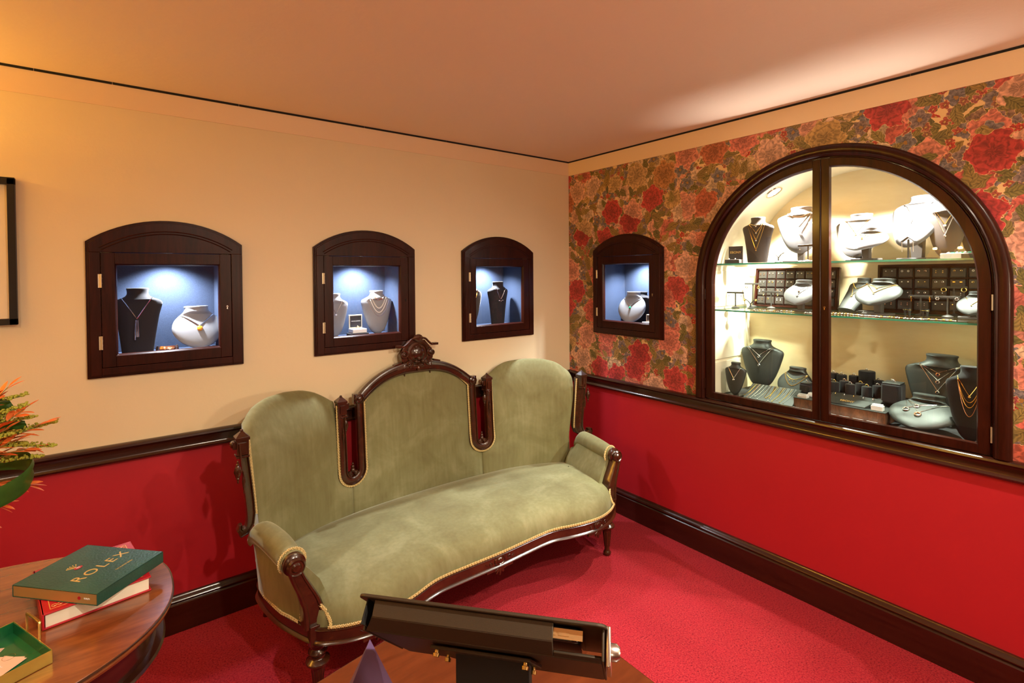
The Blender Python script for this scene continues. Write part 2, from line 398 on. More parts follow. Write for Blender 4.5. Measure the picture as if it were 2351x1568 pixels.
# ------------------------------------------------------------------ room shell
RX0, RY0, H = -4.2, -4.6, 2.4
def cells(us, zs, hole, matz, axis, d):   # wall blocks of thickness d around openings
    mb = MB()
    for u0, u1 in zip(us, us[1:]):
        for z0, z1 in zip(zs, zs[1:]):
            if hole((u0+u1)/2, (z0+z1)/2): continue
            mi = matz((z0+z1)/2)
            if axis == 'x': mb.box(u0, u1, 0, d, z0, z1, mi)
            else: mb.box(0, d, u0, u1, z0, z1, mi)
    return mb
NZ0, NZ1, NHW = 1.243, 1.702, .203
CABX = [-2.4425, -1.5385, -.6405]; CAB4Y = -.541; CAB4DZ = .011
us = sorted([RX0-.1, .25]+[c+s*NHW for c in CABX for s in (-1, 1)])
def holeL(u, z): return NZ0 < z < NZ1 and any(abs(u-c) < NHW for c in CABX)
mb = cells(us, [0, .845, NZ0, NZ1, 2.305, H], holeL, lambda z: 1 if z < .845 else 0, 'x', .24)
tag(mb.build('wall_left', ['cream', 'red'], smooth=False), kind='structure')
AY, AZ, AR = -1.705, 1.525, .60
n = 28
ARW = .607
ys = [AY+ARW*math.cos(PI*k/n) for k in range(n+1)][::-1]
ys2 = sorted([RY0-.1, 0, AY-ARW, AY+ARW, CAB4Y-NHW, CAB4Y+NHW])
def holeR(u, z):
    if abs(u-CAB4Y) < NHW and NZ0+CAB4DZ < z < NZ1+CAB4DZ: return True
    return abs(u-AY) < ARW and z > .875
mb = cells(ys2, [0, .845, .875, NZ0+CAB4DZ, NZ1+CAB4DZ, 2.305, H], holeR, lambda z: 1 if z < .845 else (0 if z > 2.305 else 2), 'y', .24)
for a, b in zip(ys, ys[1:]):
    za = AZ+math.sqrt(max(0, ARW**2-(a-AY)**2)); zb = AZ+math.sqrt(max(0, ARW**2-(b-AY)**2))
    for poly, mi in (([(a, za), (b, zb), (b, 2.305), (a, 2.305)], 2), ([(a, 2.305), (b, 2.305), (b, H), (a, H)], 0)):
        vs = [(0, y, z) for y, z in poly]+[(.24, y, z) for y, z in poly]
        mb.add(vs, [(0, 1, 2, 3), (7, 6, 5, 4), (0, 4, 5, 1), (1, 5, 6, 2), (2, 6, 7, 3), (3, 7, 4, 0)], mi)
tag(mb.build('wall_right', ['cream', 'red', 'paper'], smooth=False), kind='structure')
mb = MB().box(RX0-.1, RX0, RY0-.1, .24, 0, H); tag(mb.build('wall_side', ['cream'], smooth=False), kind='structure')
mb = MB().box(RX0, .24, RY0-.1, RY0, 0, H); tag(mb.build('wall_rear', ['wood_panel'], smooth=False), kind='structure')
tag(MB().box(RX0-.1, .6, RY0-.1, .3, -.1, 0).build('floor', 'carpet', smooth=False), kind='structure')
tag(MB().box(RX0-.1, .6, RY0-.1, .3, H, H+.1).build('ceiling', 'ceiling', smooth=False), kind='structure')
def run(name, prof, wall, a, b, mat, kind='structure'):
    n = len(prof)
    if wall == 'L': rows = [[(x, -o, z) for o, z in prof] for x in (a, b)]
    elif wall == 'R': rows = [[(-o, y, z) for o, z in prof] for y in (a, b)]
    elif wall == 'S': rows = [[(RX0+o, y, z) for o, z in prof] for y in (a, b)]
    else: rows = [[(x, RY0+o, z) for o, z in prof] for x in (a, b)]
    return tag(MB().grid(rows, 0, True, False, True).build(name, mat), kind=kind)
DADO = [(0, .886), (.024, .886), (.031, .881), (.033, .873), (.026, .866), (.020, .862), (.018, .832), (.021, .826), (.027, .820), (.024, .812), (.016, .808), (0, .806)]
SKIRT = [(0, .163), (.010, .162), (.013, .155), (.019, .151), (.024, .143), (.019, .133), (.016, .130), (.022, .124), (.022, 0), (0, 0)]
COVE = [(0, 2.304), (.004, 2.304), (.006, 2.32), (.010, 2.345), (.016, 2.368), (.026, 2.390), (.026, 2.4), (0, 2.4)]
run('trim_1', DADO, 'L', RX0, 0, 'trimw'); run('trim_2', DADO, 'R', RY0, 0, 'trimw')
run('baseboard_left', SKIRT, 'L', RX0, 0, 'trimw'); run('baseboard_right', SKIRT, 'R', RY0, 0, 'trimw')
run('trim_3', COVE, 'L', RX0, 0, 'cove'); run('trim_4', COVE, 'R', RY0, 0, 'cove')
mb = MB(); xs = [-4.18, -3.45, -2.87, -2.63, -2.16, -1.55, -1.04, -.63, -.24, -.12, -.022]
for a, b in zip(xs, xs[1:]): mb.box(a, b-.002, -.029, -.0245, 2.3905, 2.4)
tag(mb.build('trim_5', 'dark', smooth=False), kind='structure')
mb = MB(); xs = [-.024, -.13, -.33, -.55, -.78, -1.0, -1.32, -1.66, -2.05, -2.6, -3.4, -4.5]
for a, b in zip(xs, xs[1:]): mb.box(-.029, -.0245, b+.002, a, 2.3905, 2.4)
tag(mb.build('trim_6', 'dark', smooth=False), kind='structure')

# ------------------------------------------------------------------ wall cabinets
def arcpoly(hw, z0, zc, zt, n=20):  # rectangle with a segmental arched top
    h = zt-zc; R = (hw*hw+h*h)/(2*h); a = math.asin(hw/R); zo = zt-R
    return [(-hw, z0)]+[(R*math.sin(-a+2*a*k/n), zo+R*math.cos(-a+2*a*k/n)) for k in range(n+1)]+[(hw, z0)]
def arcpts(hw, zc, zt, n=24):
    return arcpoly(hw, 0, zc, zt, n)[1:-1]
def cabinet(M, label, group, keymat='brass', light=1.0, lx=0):
    t = thing('wall_cabinet', label, 'display cabinet', M, group)
    Z0, ZC, ZT, HW = 1.172, 1.738, 1.836, .2875
    D0, D1, DW = 1.215, 1.692, .238
    mb = MB()
    for ins, y0, y1 in ((0, -.014, -.0002), (.006, -.022, -.012), (.012, -.028, -.018)):
        top = arcpoly(HW-ins, D1+.002, ZC-ins*.6, ZT-ins); mb.prism(top, y0, y1)
        mb.box(-HW+ins, -DW-.002, y0, y1, Z0+ins, D1+.002); mb.box(DW+.002, HW-ins, y0, y1, Z0+ins, D1+.002)
        mb.box(-DW-.002, DW+.002, y0, y1, Z0+ins, D0-.002)
    mb.build('surround', 'mahog', t, True, .0012)
    mb = MB()
    for hw, zc, zt in ((.243, 1.712, 1.787), (.236, 1.703, 1.776)):
        mb.tube([(x, -.0285, z) for x, z in arcpts(hw, zc, zt)], .0022, 6)
    mb.build('arched_bead', 'mahogH', t)
    mb = MB(); gw = .1925; g0, g1 = 1.26, 1.645
    mb.box(-DW, -gw, -.026, -.002, D0, D1); mb.box(gw, DW, -.026, -.002, D0, D1)
    mb.box(-gw, gw, -.026, -.002, D0, g0); mb.box(-gw, gw, -.026, -.002, g1, D1)
    d = mb.build('door', 'mahog', t, True, .0012)
    mb = MB(); q = [(-gw, g0), (gw, g0), (gw, g1), (-gw, g1)]; q2 = [(-gw+.007, g0+.007), (gw-.007, g0+.007), (gw-.007, g1-.007), (-gw+.007, g1-.007)]
    mb.grid([[(x, -.024, z) for x, z in q], [(x*.985, -.021, 1.4525+(z-1.4525)*.985) for x, z in q], [(x, -.012, z) for x, z in q2], [(x, -.004, z) for x, z in q2]], 0, True)
    mb.build('glazing_bead', 'mahog', d)
    MB().box(-gw+.005, gw-.005, -.010, -.006, g0+.005, g1-.005).build('glass_pane', 'glass', d, False)
    for z in (1.318, 1.575):
        h = MB(); h.tube([(-DW-.001, -.029, z-.026), (-DW-.001, -.029, z+.026)], .0042, 8)
        for k in (-.03, -.012, .012, .03): h.tube([(-DW-.001, -.029, z+k*.85-.002), (-DW-.001, -.029, z+k*.85+.002)], .0048, 8)
        h.cb((-DW-.004, -.027, z), (.012, .003, .056)); h.build('hinge', 'oldbrass', d)
    kx = DW-.018
    k = MB(); k.tube([(kx, -.0262, 1.450), (kx, -.0290, 1.450)], .004, 8); k.box(kx-.002, kx+.002, -.029, -.026, 1.438, 1.45); k.build('keyhole', keymat, d)
    mb = MB(); hw, y1 = .2, .215; z0, z1 = NZ0+.002, NZ1-.002; y0 = .0
    def plate(a, b, c2, d2, e, f): mb.box(a, b, c2, d2, e, f)
    plate(-hw, -hw+.003, y0, y1, z0, z1); plate(hw-.003, hw, y0, y1, z0, z1); plate(-hw, hw, y1-.003, y1, z0, z1)
    plate(-hw, hw, y0, y1, z0, z0+.003); plate(-hw, hw, y0, y1, z1-.003, z1)
    mb.build('niche_lining', 'blue', t, False)
    L = MB().lathe([(.0, z1-.012), (.022, z1-.012), (.026, z1-.009), (.026, z1-.003)], 16, 0, T(lx, .10, 0)); l = L.build('spotlight', 'steel', t)
    MB().lathe([(0, z1-.0135), (.016, z1-.0135), (.016, z1-.0118)], 16, 0, T(lx, .10, 0)).build('lens', 'ledb', l)
    lamp('cabinet_spot_beam', 'SPOT', (lx, .10, z1-.02), 62*light, (.84, .91, 1.0), (lx, .135, 1.3), .014, 130, .8, parent=t)
    return t
CG = 'small arched wall cabinets'
cabM = [T(x, 0, 0) for x in CABX]+[T(0, CAB4Y, CAB4DZ) @ RZ(-PI/2)]
CAB = [cabinet(cabM[0], 'arched mahogany wall cabinet nearest the framed picture, with an amber pendant inside', CG, 'silv', 1.1),
       cabinet(cabM[1], 'arched mahogany wall cabinet behind the carved crest of the sofa, with pearls inside', CG, 'dark', 1.15, 0),
       cabinet(cabM[2], 'arched mahogany wall cabinet on the cream wall nearest the room corner', CG, 'dark', 1.1, 0),
       cabinet(cabM[3], 'arched mahogany wall cabinet set in the floral wallpaper', CG, 'brass', 1.1, 0)]

# ------------------------------------------------------------------ arched display window
WM = T(0, AY, 0) @ RZ(-PI/2)       # local x: along the wall to the right, y: into the wall
win = thing('display_window', 'large round-arched two-door display window in the floral wall, full of jewellery', 'display window', WM)
def archpath(r, z0, a0=180, a1=0, n=40, left=True, right=True):
    P = []
    if left: P += [(-1, 0, z0, 0), (-1, 0, AZ, 0)]
    for k in range(n+1):
        a = math.radians(a0+(a1-a0)*k/n); P.append((math.cos(a), math.sin(a), AZ, 1))
    if right: P += [(1, 0, AZ, 0), (1, 0, z0, 0)]
    return P
def archsweep(mb, path, sec):
    rows = [[(dx*r, y, z+dz*r) for r, y in sec] for dx, dz, z, f in path]
    return mb.grid(rows, 0, True, False, True)
mb = archsweep(MB(), archpath(1, .887), [(.652, 0), (.652, -.018), (.647, -.027), (.640, -.031), (.618, -.032), (.612, -.028), (.608, -.030), (.603, -.026), (.598, -.018), (.598, .03), (.640, .03)])
mb.build('window_frame', 'mahog', win)
mb = archsweep(MB(), archpath(1, .888), [(.5975, -.010), (.5975, .03), (.594, .03), (.594, -.010)]); mb.build('rebate', 'mahog', win)
for sg, nm in ((-1, 'left'), (1, 'right')):
    a0, a1 = (180, 93.6) if sg < 0 else (86.4, 0)
    sec = [(.593, -.012), (.590, -.015), (.556, -.015), (.550, -.004), (.550, .012), (.593, .012)]
    mb = archsweep(MB(), archpath(1, .890, a0, a1, 26, sg < 0, sg > 0), sec)
    mb.prism([(sg*.0015, .890), (sg*.036, .890), (sg*.036, AZ+.589), (sg*.0015, AZ+.591)], -.015, .012)
    mb.prism([(sg*.036, .890), (sg*.556, .890), (sg*.556, .926), (sg*.036, .926)], -.015, .012)
    d = mb.build('door', 'mahog', win, True, .001)
    n = 26; poly = [(sg*.034, .924), (sg*.551, .924)]+[(sg*.551*math.cos(math.radians(k*86.4/n)), AZ+.551*math.sin(math.radians(k*86.4/n))) for k in range(n+1)]
    MB().prism(poly, -.002, .002).build('glass_pane', 'glass', d, False)
    if sg > 0:
        k = MB(); k.torus((.017, -.0155, 1.425), .0035, .0009, 12, 5, axis='Y'); k.box(.0155, .0185, -.0165, -.015, 1.413, 1.423); k.build('keyhole', 'brass', d)
    for z in (.97, 1.47):
        h = MB(); h.tube([(sg*.5955, -.018, z-.03), (sg*.5955, -.018, z+.03)], .0035, 8); h.build('hinge', 'trimw' if sg < 0 else 'oldbrass', d)
mb = MB()
mb.tube([(-.0005, -.019, .892), (-.0005, -.019, AZ+.552)], .0028, 6); mb.build('astragal', 'mahog', win)
Rn, DN, FZ = .600, .49, .875
sec = [(k[0], k[1], k[2]) for k in archpath(1, FZ, n=48)]
rows = [[(dx*(Rn+o), y, z+dz*(Rn+o)) for y, o in ((.0, 0), (DN, 0), (DN, .004), (.0, .004))] for dx, dz, z in sec]
mb = MB().grid(rows, 0, True, False, True); mb.box(-Rn, Rn, 0, DN, FZ-.004, FZ, 0)
mb.build('niche_shell', 'nichec', win)
poly = [(-Rn, FZ)]+[(Rn*math.cos(PI-PI*k/40), AZ+Rn*math.sin(PI-PI*k/40)) for k in range(41)]+[(Rn, FZ)]
MB().prism(poly, DN-.006, DN).build('back_panel', 'ply', win, False)
for z0, z1 in ((.885, 1.075), (1.09, 1.365), (1.395, 1.60)):
    MB().box(-Rn, -Rn+.008, .05, .44, z0, z1).build('side_panel', 'nichec', win, False, .002)
for k, (a, yy) in enumerate(((123, .215), (57, .215))):
    ra = math.radians(a); nx, nz = math.cos(ra), math.sin(ra); rot = Matrix.Rotation(PI/2-ra, 4, 'Y')
    Mf = T(nx*Rn, yy, AZ+nz*Rn) @ rot
    l = MB().lathe([(.048, -.003), (.046, -.008), (.036, -.008), (.034, -.003)], 24, 0, Mf).build('downlight', 'silv', win)
    MB().lathe([(0, -.005), (.034, -.005), (.034, -.003)], 20, 0, Mf).build('lens', 'led', l)
    p = Vector((nx*(Rn-.02), yy, AZ+nz*(Rn-.02)))
    lamp('display_downlight_beam', 'SPOT', p, (195, 195)[k], (1, .95, .84), (nx*.12, yy+.05, 1.1), .018, 120, .5, parent=win)
gl = lamp('shelf_bounce_glow', 'AREA', (0, .045, 1.394), 2.6, (1, .95, .86), (0, -.10, 2.4), 1.0, parent=win)  # added strip light imitating downlight reflected up off the glass shelf
gl.data.shape = 'RECTANGLE'; gl.data.size = 1.0; gl.data.size_y = .012; gl.data.spread = math.radians(50)
for z, lab in ((1.640, 'upper glass shelf with green edge in the arched window'), (1.384, 'lower glass shelf with green edge in the arched window')):
    hw = .585 if z > 1.6 else .597
    mb = MB(); y0, y1 = .035, .44; a, b = z-.008, z
    vs = [(x, y, q) for q in (a, b) for y in (y0, y1) for x in (-hw, hw)]
    mb.add(vs, [(0, 2, 3, 1), (4, 5, 7, 6)], 0); mb.add(vs, [(0, 1, 5, 4), (1, 3, 7, 5), (3, 2, 6, 7), (2, 0, 4, 6)], 1)
    o = mb.build('glass_shelf', ['shelfg', 'shelfe'], smooth=False); o.matrix_world = WM; tag(o, lab, 'shelf', 'glass shelves in the arched window')
# ------------------------------------------------------------------ necklace busts and necklaces
BK = {
 'tall': ([(0, .10), (.02, .24), (.06, .38), (.12, .50), (.25, .66), (.4, .79), (.55, .89), (.68, .97), (.76, 1), (.81, .95), (.85, .70), (.88, .50), (.91, .42), (.95, .385), (1, .41)], .30, .80),
 'low': ([(0, .10), (.02, .24), (.06, .42), (.13, .62), (.22, .80), (.34, .94), (.46, 1), (.56, .985), (.64, .93), (.72, .84), (.79, .71), (.845, .59), (.89, .50), (.945, .45), (1, .46)], .20, .70),
 'easel': ([(0, .62), (.3, .73), (.6, .87), (.74, .98), (.79, 1), (.83, .90), (.86, .62), (.89, .47), (.93, .42), (1, .44)], .30, .72),
}
def sm(t, ks):  # smoothed profile lookup
    return (interp(t-.018, ks)+2*interp(t, ks)+interp(t+.018, ks))/4
class Bust:
    def __init__(s, name, label, Mw, H_, W_, tilt, mat, kind='tall', gap=.0, group=None, stand=None, yaw=0.0, dep=1.0, cat='necklace stand', base=None):
        s.H, s.W, s.k, s.dep = H_, W_, BK[kind], dep
        ta = math.radians(tilt); s.ta = ta
        s.root = thing(name, label, cat, Mw @ RZ(math.radians(yaw)), group)
        s.Mw = Mw @ RZ(math.radians(yaw))
        s.sp = [(0.0, 0.0)]
        for k in range(60):
            th = s.th((k+.5)/60); y, z = s.sp[-1]; s.sp.append((y+math.sin(th)*H_/60, z+math.cos(th)*H_/60))
        s.off = -s.sp[30][0]*1.0; s.zo = gap+.003+s.d(.1)*math.sin(ta)*.5
        rows = []; n = 28
        ks = s.k[0]
        ts = [0, .01, .025, .05, .09, .14, .2, .28, .36, .44, .52, .6, .66, .71, .75, .78, .81, .835, .86, .885, .91, .935, .96, .98, .992, 1]
        for t in ts:
            r = []
            w_ = s.w(t); d = s.d(t)
            for k in range(n):
                a = 2*PI*k/n; y = math.copysign(abs(math.sin(a))**.75, math.sin(a))*d
                if y > 0: y *= .45
                r.append(s.pt(math.cos(a)*w_, y, t*H_))
            rows.append(r)
        mb = MB().grid(rows, 0, True, False, True)
        w1, d1 = s.w(1), s.d(1)
        rr = [[s.pt(math.cos(2*PI*k/n)*w1*q, (math.sin(2*PI*k/n)*d1*q)*(.45 if math.sin(2*PI*k/n) > 0 else 1), H_+z) for k in range(n)] for q, z in ((1.02, -.004), (1.05, 0), (1.02, .004), (.9, .0055))]
        mb.grid(rr, 0, True, False, True)
        mb.build('form', mat, s.root)
        if stand:
            bw, bd, sw = stand
            top = Vector(s.pt(0, s.d(.45)*.30, H_*.5)); z1 = top.z
            m2 = MB(); x = sw/2
            m2.add([(-x*1.0, top.y*.6-.010, .008), (x*1.0, top.y*.6-.010, .008), (x, top.y*.6+.016, .008), (-x, top.y*.6+.016, .008),
                    (-x*1.5, top.y-.012, z1), (x*1.5, top.y-.012, z1), (x*1.5, top.y+.004, z1), (-x*1.5, top.y+.004, z1)],
                   [(0, 1, 2, 3), (7, 6, 5, 4), (0, 4, 5, 1), (1, 5, 6, 2), (2, 6, 7, 3), (3, 7, 4, 0)])
            m2.build('stand', base or 'stand', s.root, True, .002)
            MB().box(-bw/2, bw/2, -bd/2, bd/2, 0, .010).build('base', base or 'stand', s.root, True, .002)
    def th(s, t): q = min(1, max(0, (t-.74)/.20)); return s.ta*(1-q*q*(3-2*q)*.92)
    def pt(s, x, y, h):
        t = h/s.H; f = min(59.999, max(0, t*60)); i = int(f); f -= i
        (y0, z0), (y1, z1) = s.sp[i], s.sp[i+1]; th = s.th(t); e = max(0, t-1)*s.H
        return (x, s.off+y0+(y1-y0)*f+y*math.cos(th)+e*math.sin(th), s.zo+z0+(z1-z0)*f-y*math.sin(th)+e*math.cos(th))
    def w(s, t): return sm(t, s.k[0])*s.W/2
    def d(s, t):
        b = min(1, max(0, (t-.80)/.1)); return s.w(t)*((1-b)*s.k[1]+b*s.k[2])*s.dep+.004
    def at(s, x, h, e=.0015):
        t = h/s.H; w_ = max(s.w(t), 1e-4); q = max(0, 1-(x/w_)**2)
        return s.Mw @ Vector(s.pt(x, -s.d(t)*math.sqrt(q)**.75-e, h))
    def neck(s, hn=.87, hp=.6, k=1.0, r=.0011, mat='gold', pend=None, pm='stone', ps=.005, label='', group=None, xo=0.0, sp=.93, beads=0, bm=None, name='necklace', hr=None):
        xn = s.w(hn)*sp; pts = []; N = 26
        for i in range(N+1):
            q = -1+2*i/N; a = abs(q)**k
            hh = hn if q < 0 or hr is None else hr
            h = (hp+(hh-hp)*a)*s.H; x = q*xn+xo*(1-abs(q))
            x = max(-s.w(h/s.H)*.985, min(s.w(h/s.H)*.985, x)); pts.append(s.at(x, h))
        mb = MB()
        if beads:
            tot = sum((b-a).length for a, b in zip(pts, pts[1:])); m = int(tot/(2*beads)); acc = 0; j = 0
            for i in range(m):
                d = tot*i/m
                while j < N-1 and acc+(pts[j+1]-pts[j]).length < d: acc += (pts[j+1]-pts[j]).length; j += 1
                f = (d-acc)/max(1e-6, (pts[j+1]-pts[j]).length); mb.ball(pts[j].lerp(pts[j+1], f), beads, 5)
        else: mb.tube(pts, r, 6)
        o = mb.build(name, bm or mat); tag(o, label, 'necklace', group)
        if pend:
            c = s.at(xo, hp*s.H-ps, .007 if pend == 'tassel' else .003); th = s.th(hp); X = s.Mw.to_3x3() @ Vector((1, 0, 0)); Y = s.Mw.to_3x3() @ Vector((0, math.sin(th), math.cos(th))); X.normalize(); Y.normalize(); Zn = X.cross(Y)
            F = Matrix((X, -Zn, Y)).transposed().to_4x4(); F.translation = c
            p = MB()
            if pend == 'gem': p.ball((0, 0, 0), ps, 7, 0, F, (1, .6, 1))
            elif pend == 'ring': p.torus((0, 0, -ps*.4), ps*1.2, ps*.33, 16, 6, 0, F, 'Y')
            elif pend == 'halo': p.torus((0, 0, -ps*.2), ps, ps*.35, 14, 6, 0, F, 'Y'); 
            elif pend == 'cross': p.cb((0, 0, -ps), (ps*.5, .0015, ps*3), 0, F); p.cb((0, 0, -ps*.5), (ps*1.9, .0015, ps*.5), 0, F)
            elif pend == 'bar': p.cb((0, 0, -ps), (ps*.9, .002, ps*2.6), 0, F)
            elif pend == 'heart':
                for q in (-1, 1): p.ball((q*ps*.5, 0, 0), ps*.7, 6, 0, F, (1, .5, 1))
                p.ball((0, 0, -ps*.55), ps*.7, 6, 0, F, (.8, .5, 1))
            elif pend == 'flower':
                for q in range(6): p.ball((ps*.7*math.cos(q*PI/3), 0, ps*.7*math.sin(q*PI/3)), ps*.45, 5, 0, F, (1, .5, 1))
            elif pend == 'tassel':
                for q in (-1, 0, 1): p.tube([(q*.004, 0, 0), (q*.006, -.001, -.035-.012*(q == -1)), (q*.006, -.001, -.075-.012*(q == -1))], [.0012, .0012, .003], 6, 0, False, F)
            elif pend == 'drops':
                for q in (-1, 0, 1): p.ball((q*.017, 0, -.004-.004*(1-abs(q))), ps, 6, 0, F)
            po = p.build('pendant', pm); po.parent = o
            if pend in ('halo',): 
                g = MB().ball((0, -.001, -ps*.2), ps*.62, 6, 0, F, (1, .5, 1)).build('stone', 'dgem'); g.parent = po
        return o
def LM(ci, x, y, z, rz=0): return cabM[ci] @ T(x, y, z) @ RZ(math.radians(rz))
def DM(x, y, z, rz=0): return WM @ T(x, y, z) @ RZ(math.radians(rz))
NF = NZ0+.005
# cabinet 1
b = Bust('necklace_bust', 'black velvet necklace bust with a silver tassel necklace, left in the cabinet nearest the picture', LM(0, -.115, .10, NF), .285, .185, 6, 'black', 'easel', yaw=-8)
b.neck(.86, .53, 1, .0018, 'silv', 'tassel', 'silv', .006, 'silver lariat necklace with long tassels on the black bust')
b = Bust('necklace_bust', 'pale grey necklace bust with an amber pendant, right in the cabinet nearest the picture', LM(0, .115, .10, NF), .205, .215, 24, 'silkc', 'low', yaw=8)
b.neck(.80, .50, 1, .0022, 'silv', 'gem', 'amber', .013, 'thick silver chain necklace with round amber pendant')
g = thing('jewel_cuff', 'polished rose gold cuff bangle lying below the amber pendant', 'bangle', LM(0, -.01, .055, NF))
rows = [[((.040+.004*math.sin(PI*j/8))*math.cos(a), (.030+.004*math.sin(PI*j/8))*math.sin(a), .002+.030*j/8) for j in range(9)] for a in [math.radians(150+k*240/24) for k in range(25)]]
MB().grid(rows).build('band', 'rose', g)
# cabinet 2
b = Bust('necklace_bust', 'grey necklace bust with one drop pendant, at the left edge of the pearl cabinet', LM(1, -.142, .11, NF), .235, .15, 0, 'silkc', 'tall')
b.neck(.87, .55, 1, .0013, 'silv', 'gem', 'stone', .006, 'silver chain with a drop pendant on the grey bust in the pearl cabinet')
b = Bust('necklace_bust', 'ivory necklace bust layered with pearls and chains in the pearl cabinet', LM(1, .102, .11, NF), .245, .185, 4, 'silkc', 'tall', dep=1.3)
b.neck(.93, .80, 2, .0032, 'rose', label='thick gold collar at the neck of the pearl-draped bust', sp=.99)
b.neck(.88, .60, 2, beads=.0042, bm='pearl', label='long string of cream pearls on the ivory bust')
b.neck(.86, .50, 2, .0024, 'pearl', label='pale rope chain hanging below the pearls on the ivory bust')
b.neck(.84, .42, 2, beads=.0028, bm='silv', label='spiky silver drop collar, lowest on the ivory bust', sp=.97)
rb = thing('ring_box', 'open cream ring box with dark lid lining on a black block', 'ring box', LM(1, -.025, .075, NF+.022))
MB().box(-.040, .040, -.035, .035, 0, .022).build('box_base', 'white', rb, True, .002)
l = MB().box(-.038, .038, .030, .040, .022, .098).build('lid', 'bone', rb, True, .002)
MB().box(-.032, .032, .028, .031, .028, .092).build('lid_lining', 'black', l, False)
text_mesh('lid_lettering', 'GEORG JENSEN', .0075, 'white', T(0, .0275, .062) @ RX(PI/2), l)
tag(MB().torus((0, 0, 0), .009, .0016, 16, 6, axis='Y').build('ring', 'gold', M=LM(1, -.025, .07, NF+.0485)), 'small gold ring standing in the open cream ring box', 'ring')
bl = MB().box(-.05, .05, -.04, .04, 0, .0205).build('display_block', 'black', M=LM(1, -.025, .075, NF), bevel=.002); tag(bl, 'low black block under the cream ring box', 'display block')
# cabinet 3
b = Bust('necklace_bust', 'dark necklace bust with layered chains, at the left edge of the cabinet nearest the corner', LM(2, -.150, .11, NF), .275, .17, 0, 'brownbl', 'tall')
for k, (h, ) in enumerate(((.72,), (.62,), (.54,))): b.neck(.88, h, 2, .0016, 'gold', label='gold chain on the dark bust in the corner cabinet, %s of three' % ('topmost', 'middle', 'lowest')[k], group='layered gold chains in the corner cabinet')
b = Bust('necklace_bust', 'black velvet bust with a three-drop silver necklace in the cabinet nearest the corner', LM(2, .062, .10, NF), .285, .195, 0, 'black', 'easel', yaw=12)
b.neck(.88, .60, 1.25, .0022, 'silv', 'drops', 'silv', .005, 'silver necklace with three round drops on the black velvet bust')
# cabinet 4
b = Bust('necklace_bust', 'pale grey necklace bust with a green pendant in the floral wall cabinet', LM(3, -.02, .072, NF), .21, .20, 22, 'silkc', 'low', yaw=10)
b.neck(.80, .50, 1, .0018, 'silv', 'gem', 'emer', .008, 'silver chain with green stone pendant in the floral wall cabinet')
b = Bust('necklace_bust', 'black velvet panel bust standing behind the pale grey one in the floral wall cabinet', LM(3, -.03, .172, NF), .20, .25, 0, 'black', 'easel')
rb = thing('ring_box', 'small open cream box beside the bust in the floral wall cabinet', 'ring box', LM(3, .105, .075, NF))
MB().box(-.028, .028, -.022, .022, 0, .018).build('box_base', 'white', rb, True, .002)
l = MB().box(-.027, .027, .018, .026, .018, .065).build('lid', 'bone', rb, True, .002); MB().box(-.020, .020, .0165, .019, .024, .058).build('lid_lining', 'brownbl', l, False)

# ------------------------------------------------------------------ arched window, upper shelf
Z1 = 1.641; Z2 = 1.385; ZF = .895
t = thing('jewellery_box', 'open black box lettered EBONY with a pair of studs, leftmost on the upper shelf', 'jewellery box', DM(-.50, .12, Z1, 8))
MB().box(-.040, .040, -.03, .03, 0, .022).build('box_base', 'brownbl', t, True, .002)
l = MB().box(-.039, .039, .022, .03, .022, .097).build('lid', 'brownbl', t, True, .002)
text_mesh('lettering', 'EBONY', .0185, 'goldink', T(0, .0215, .062) @ RX(PI/2), l)
for sg in (-1, 1): tag(MB().ball((0, 0, 0), .0035, 6).build('stud_earring', 'pearl', M=DM(-.50+sg*.018, .10, Z1+.0255)), 'round pearl stud in the open EBONY box', 'earring', 'pearl studs in the EBONY box')
b = Bust('necklace_bust', 'brown-black suede bust with four gold chains on the upper shelf, beside the EBONY box', DM(-.405, .20, Z1), .245, .168, 3, 'brownbl', 'easel', yaw=6)
for h, p, lb in ((.82, 'gem', 'short gold chain with a tiny blue stone, topmost on the suede bust'), (.67, 'gem', 'gold V chain with a small drop, second from top on the suede bust'), (.50, 'gem', 'gold V chain with a small drop, third from top on the suede bust'), (.28, 'heart', 'longest gold V chain with a heart on the suede bust')):
    b.neck(.885 if h > .3 else .865, h, 1.1, .0012, 'gold', p, 'stone' if p == 'gem' else 'gold', .0032, lb, 'gold chains on the suede bust')
def earr(M, kind, mat, label, group):
    mb = MB()
    if kind == 'disc': mb.torus((0, 0, -.018), .006, .0022, 14, 5, axis='Y'); mb.tube([(0, 0, 0), (0, 0, -.012)], .0007, 5)
    elif kind == 'drop': mb.tube([(0, 0, 0), (0, 0, -.012)], .0007, 5); mb.ball((0, 0, -.015), .0038, 6)
    elif kind == 'ball': mb.ball((0, 0, -.003), .0065, 7)
    elif kind == 'hoop': mb.torus((0, 0, -.008), .009, .0016, 16, 5, axis='Y')
    elif kind == 'flower':
        for q in range(6): mb.ball((.0055*math.cos(q*PI/3), 0, .0055*math.sin(q*PI/3)-.004), .0028, 5)
    elif kind == 'bar': mb.tube([(0, 0, 0), (0, 0, -.045)], .0018, 6)
    elif kind == 'figure': mb.ball((0, 0, 0), .003, 5); mb.cb((0, 0, -.012), (.003, .002, .018)); mb.cb((0, 0, -.008), (.010, .002, .002))
    o = mb.build('earring', mat, M=M); tag(o, label, 'earring', group)
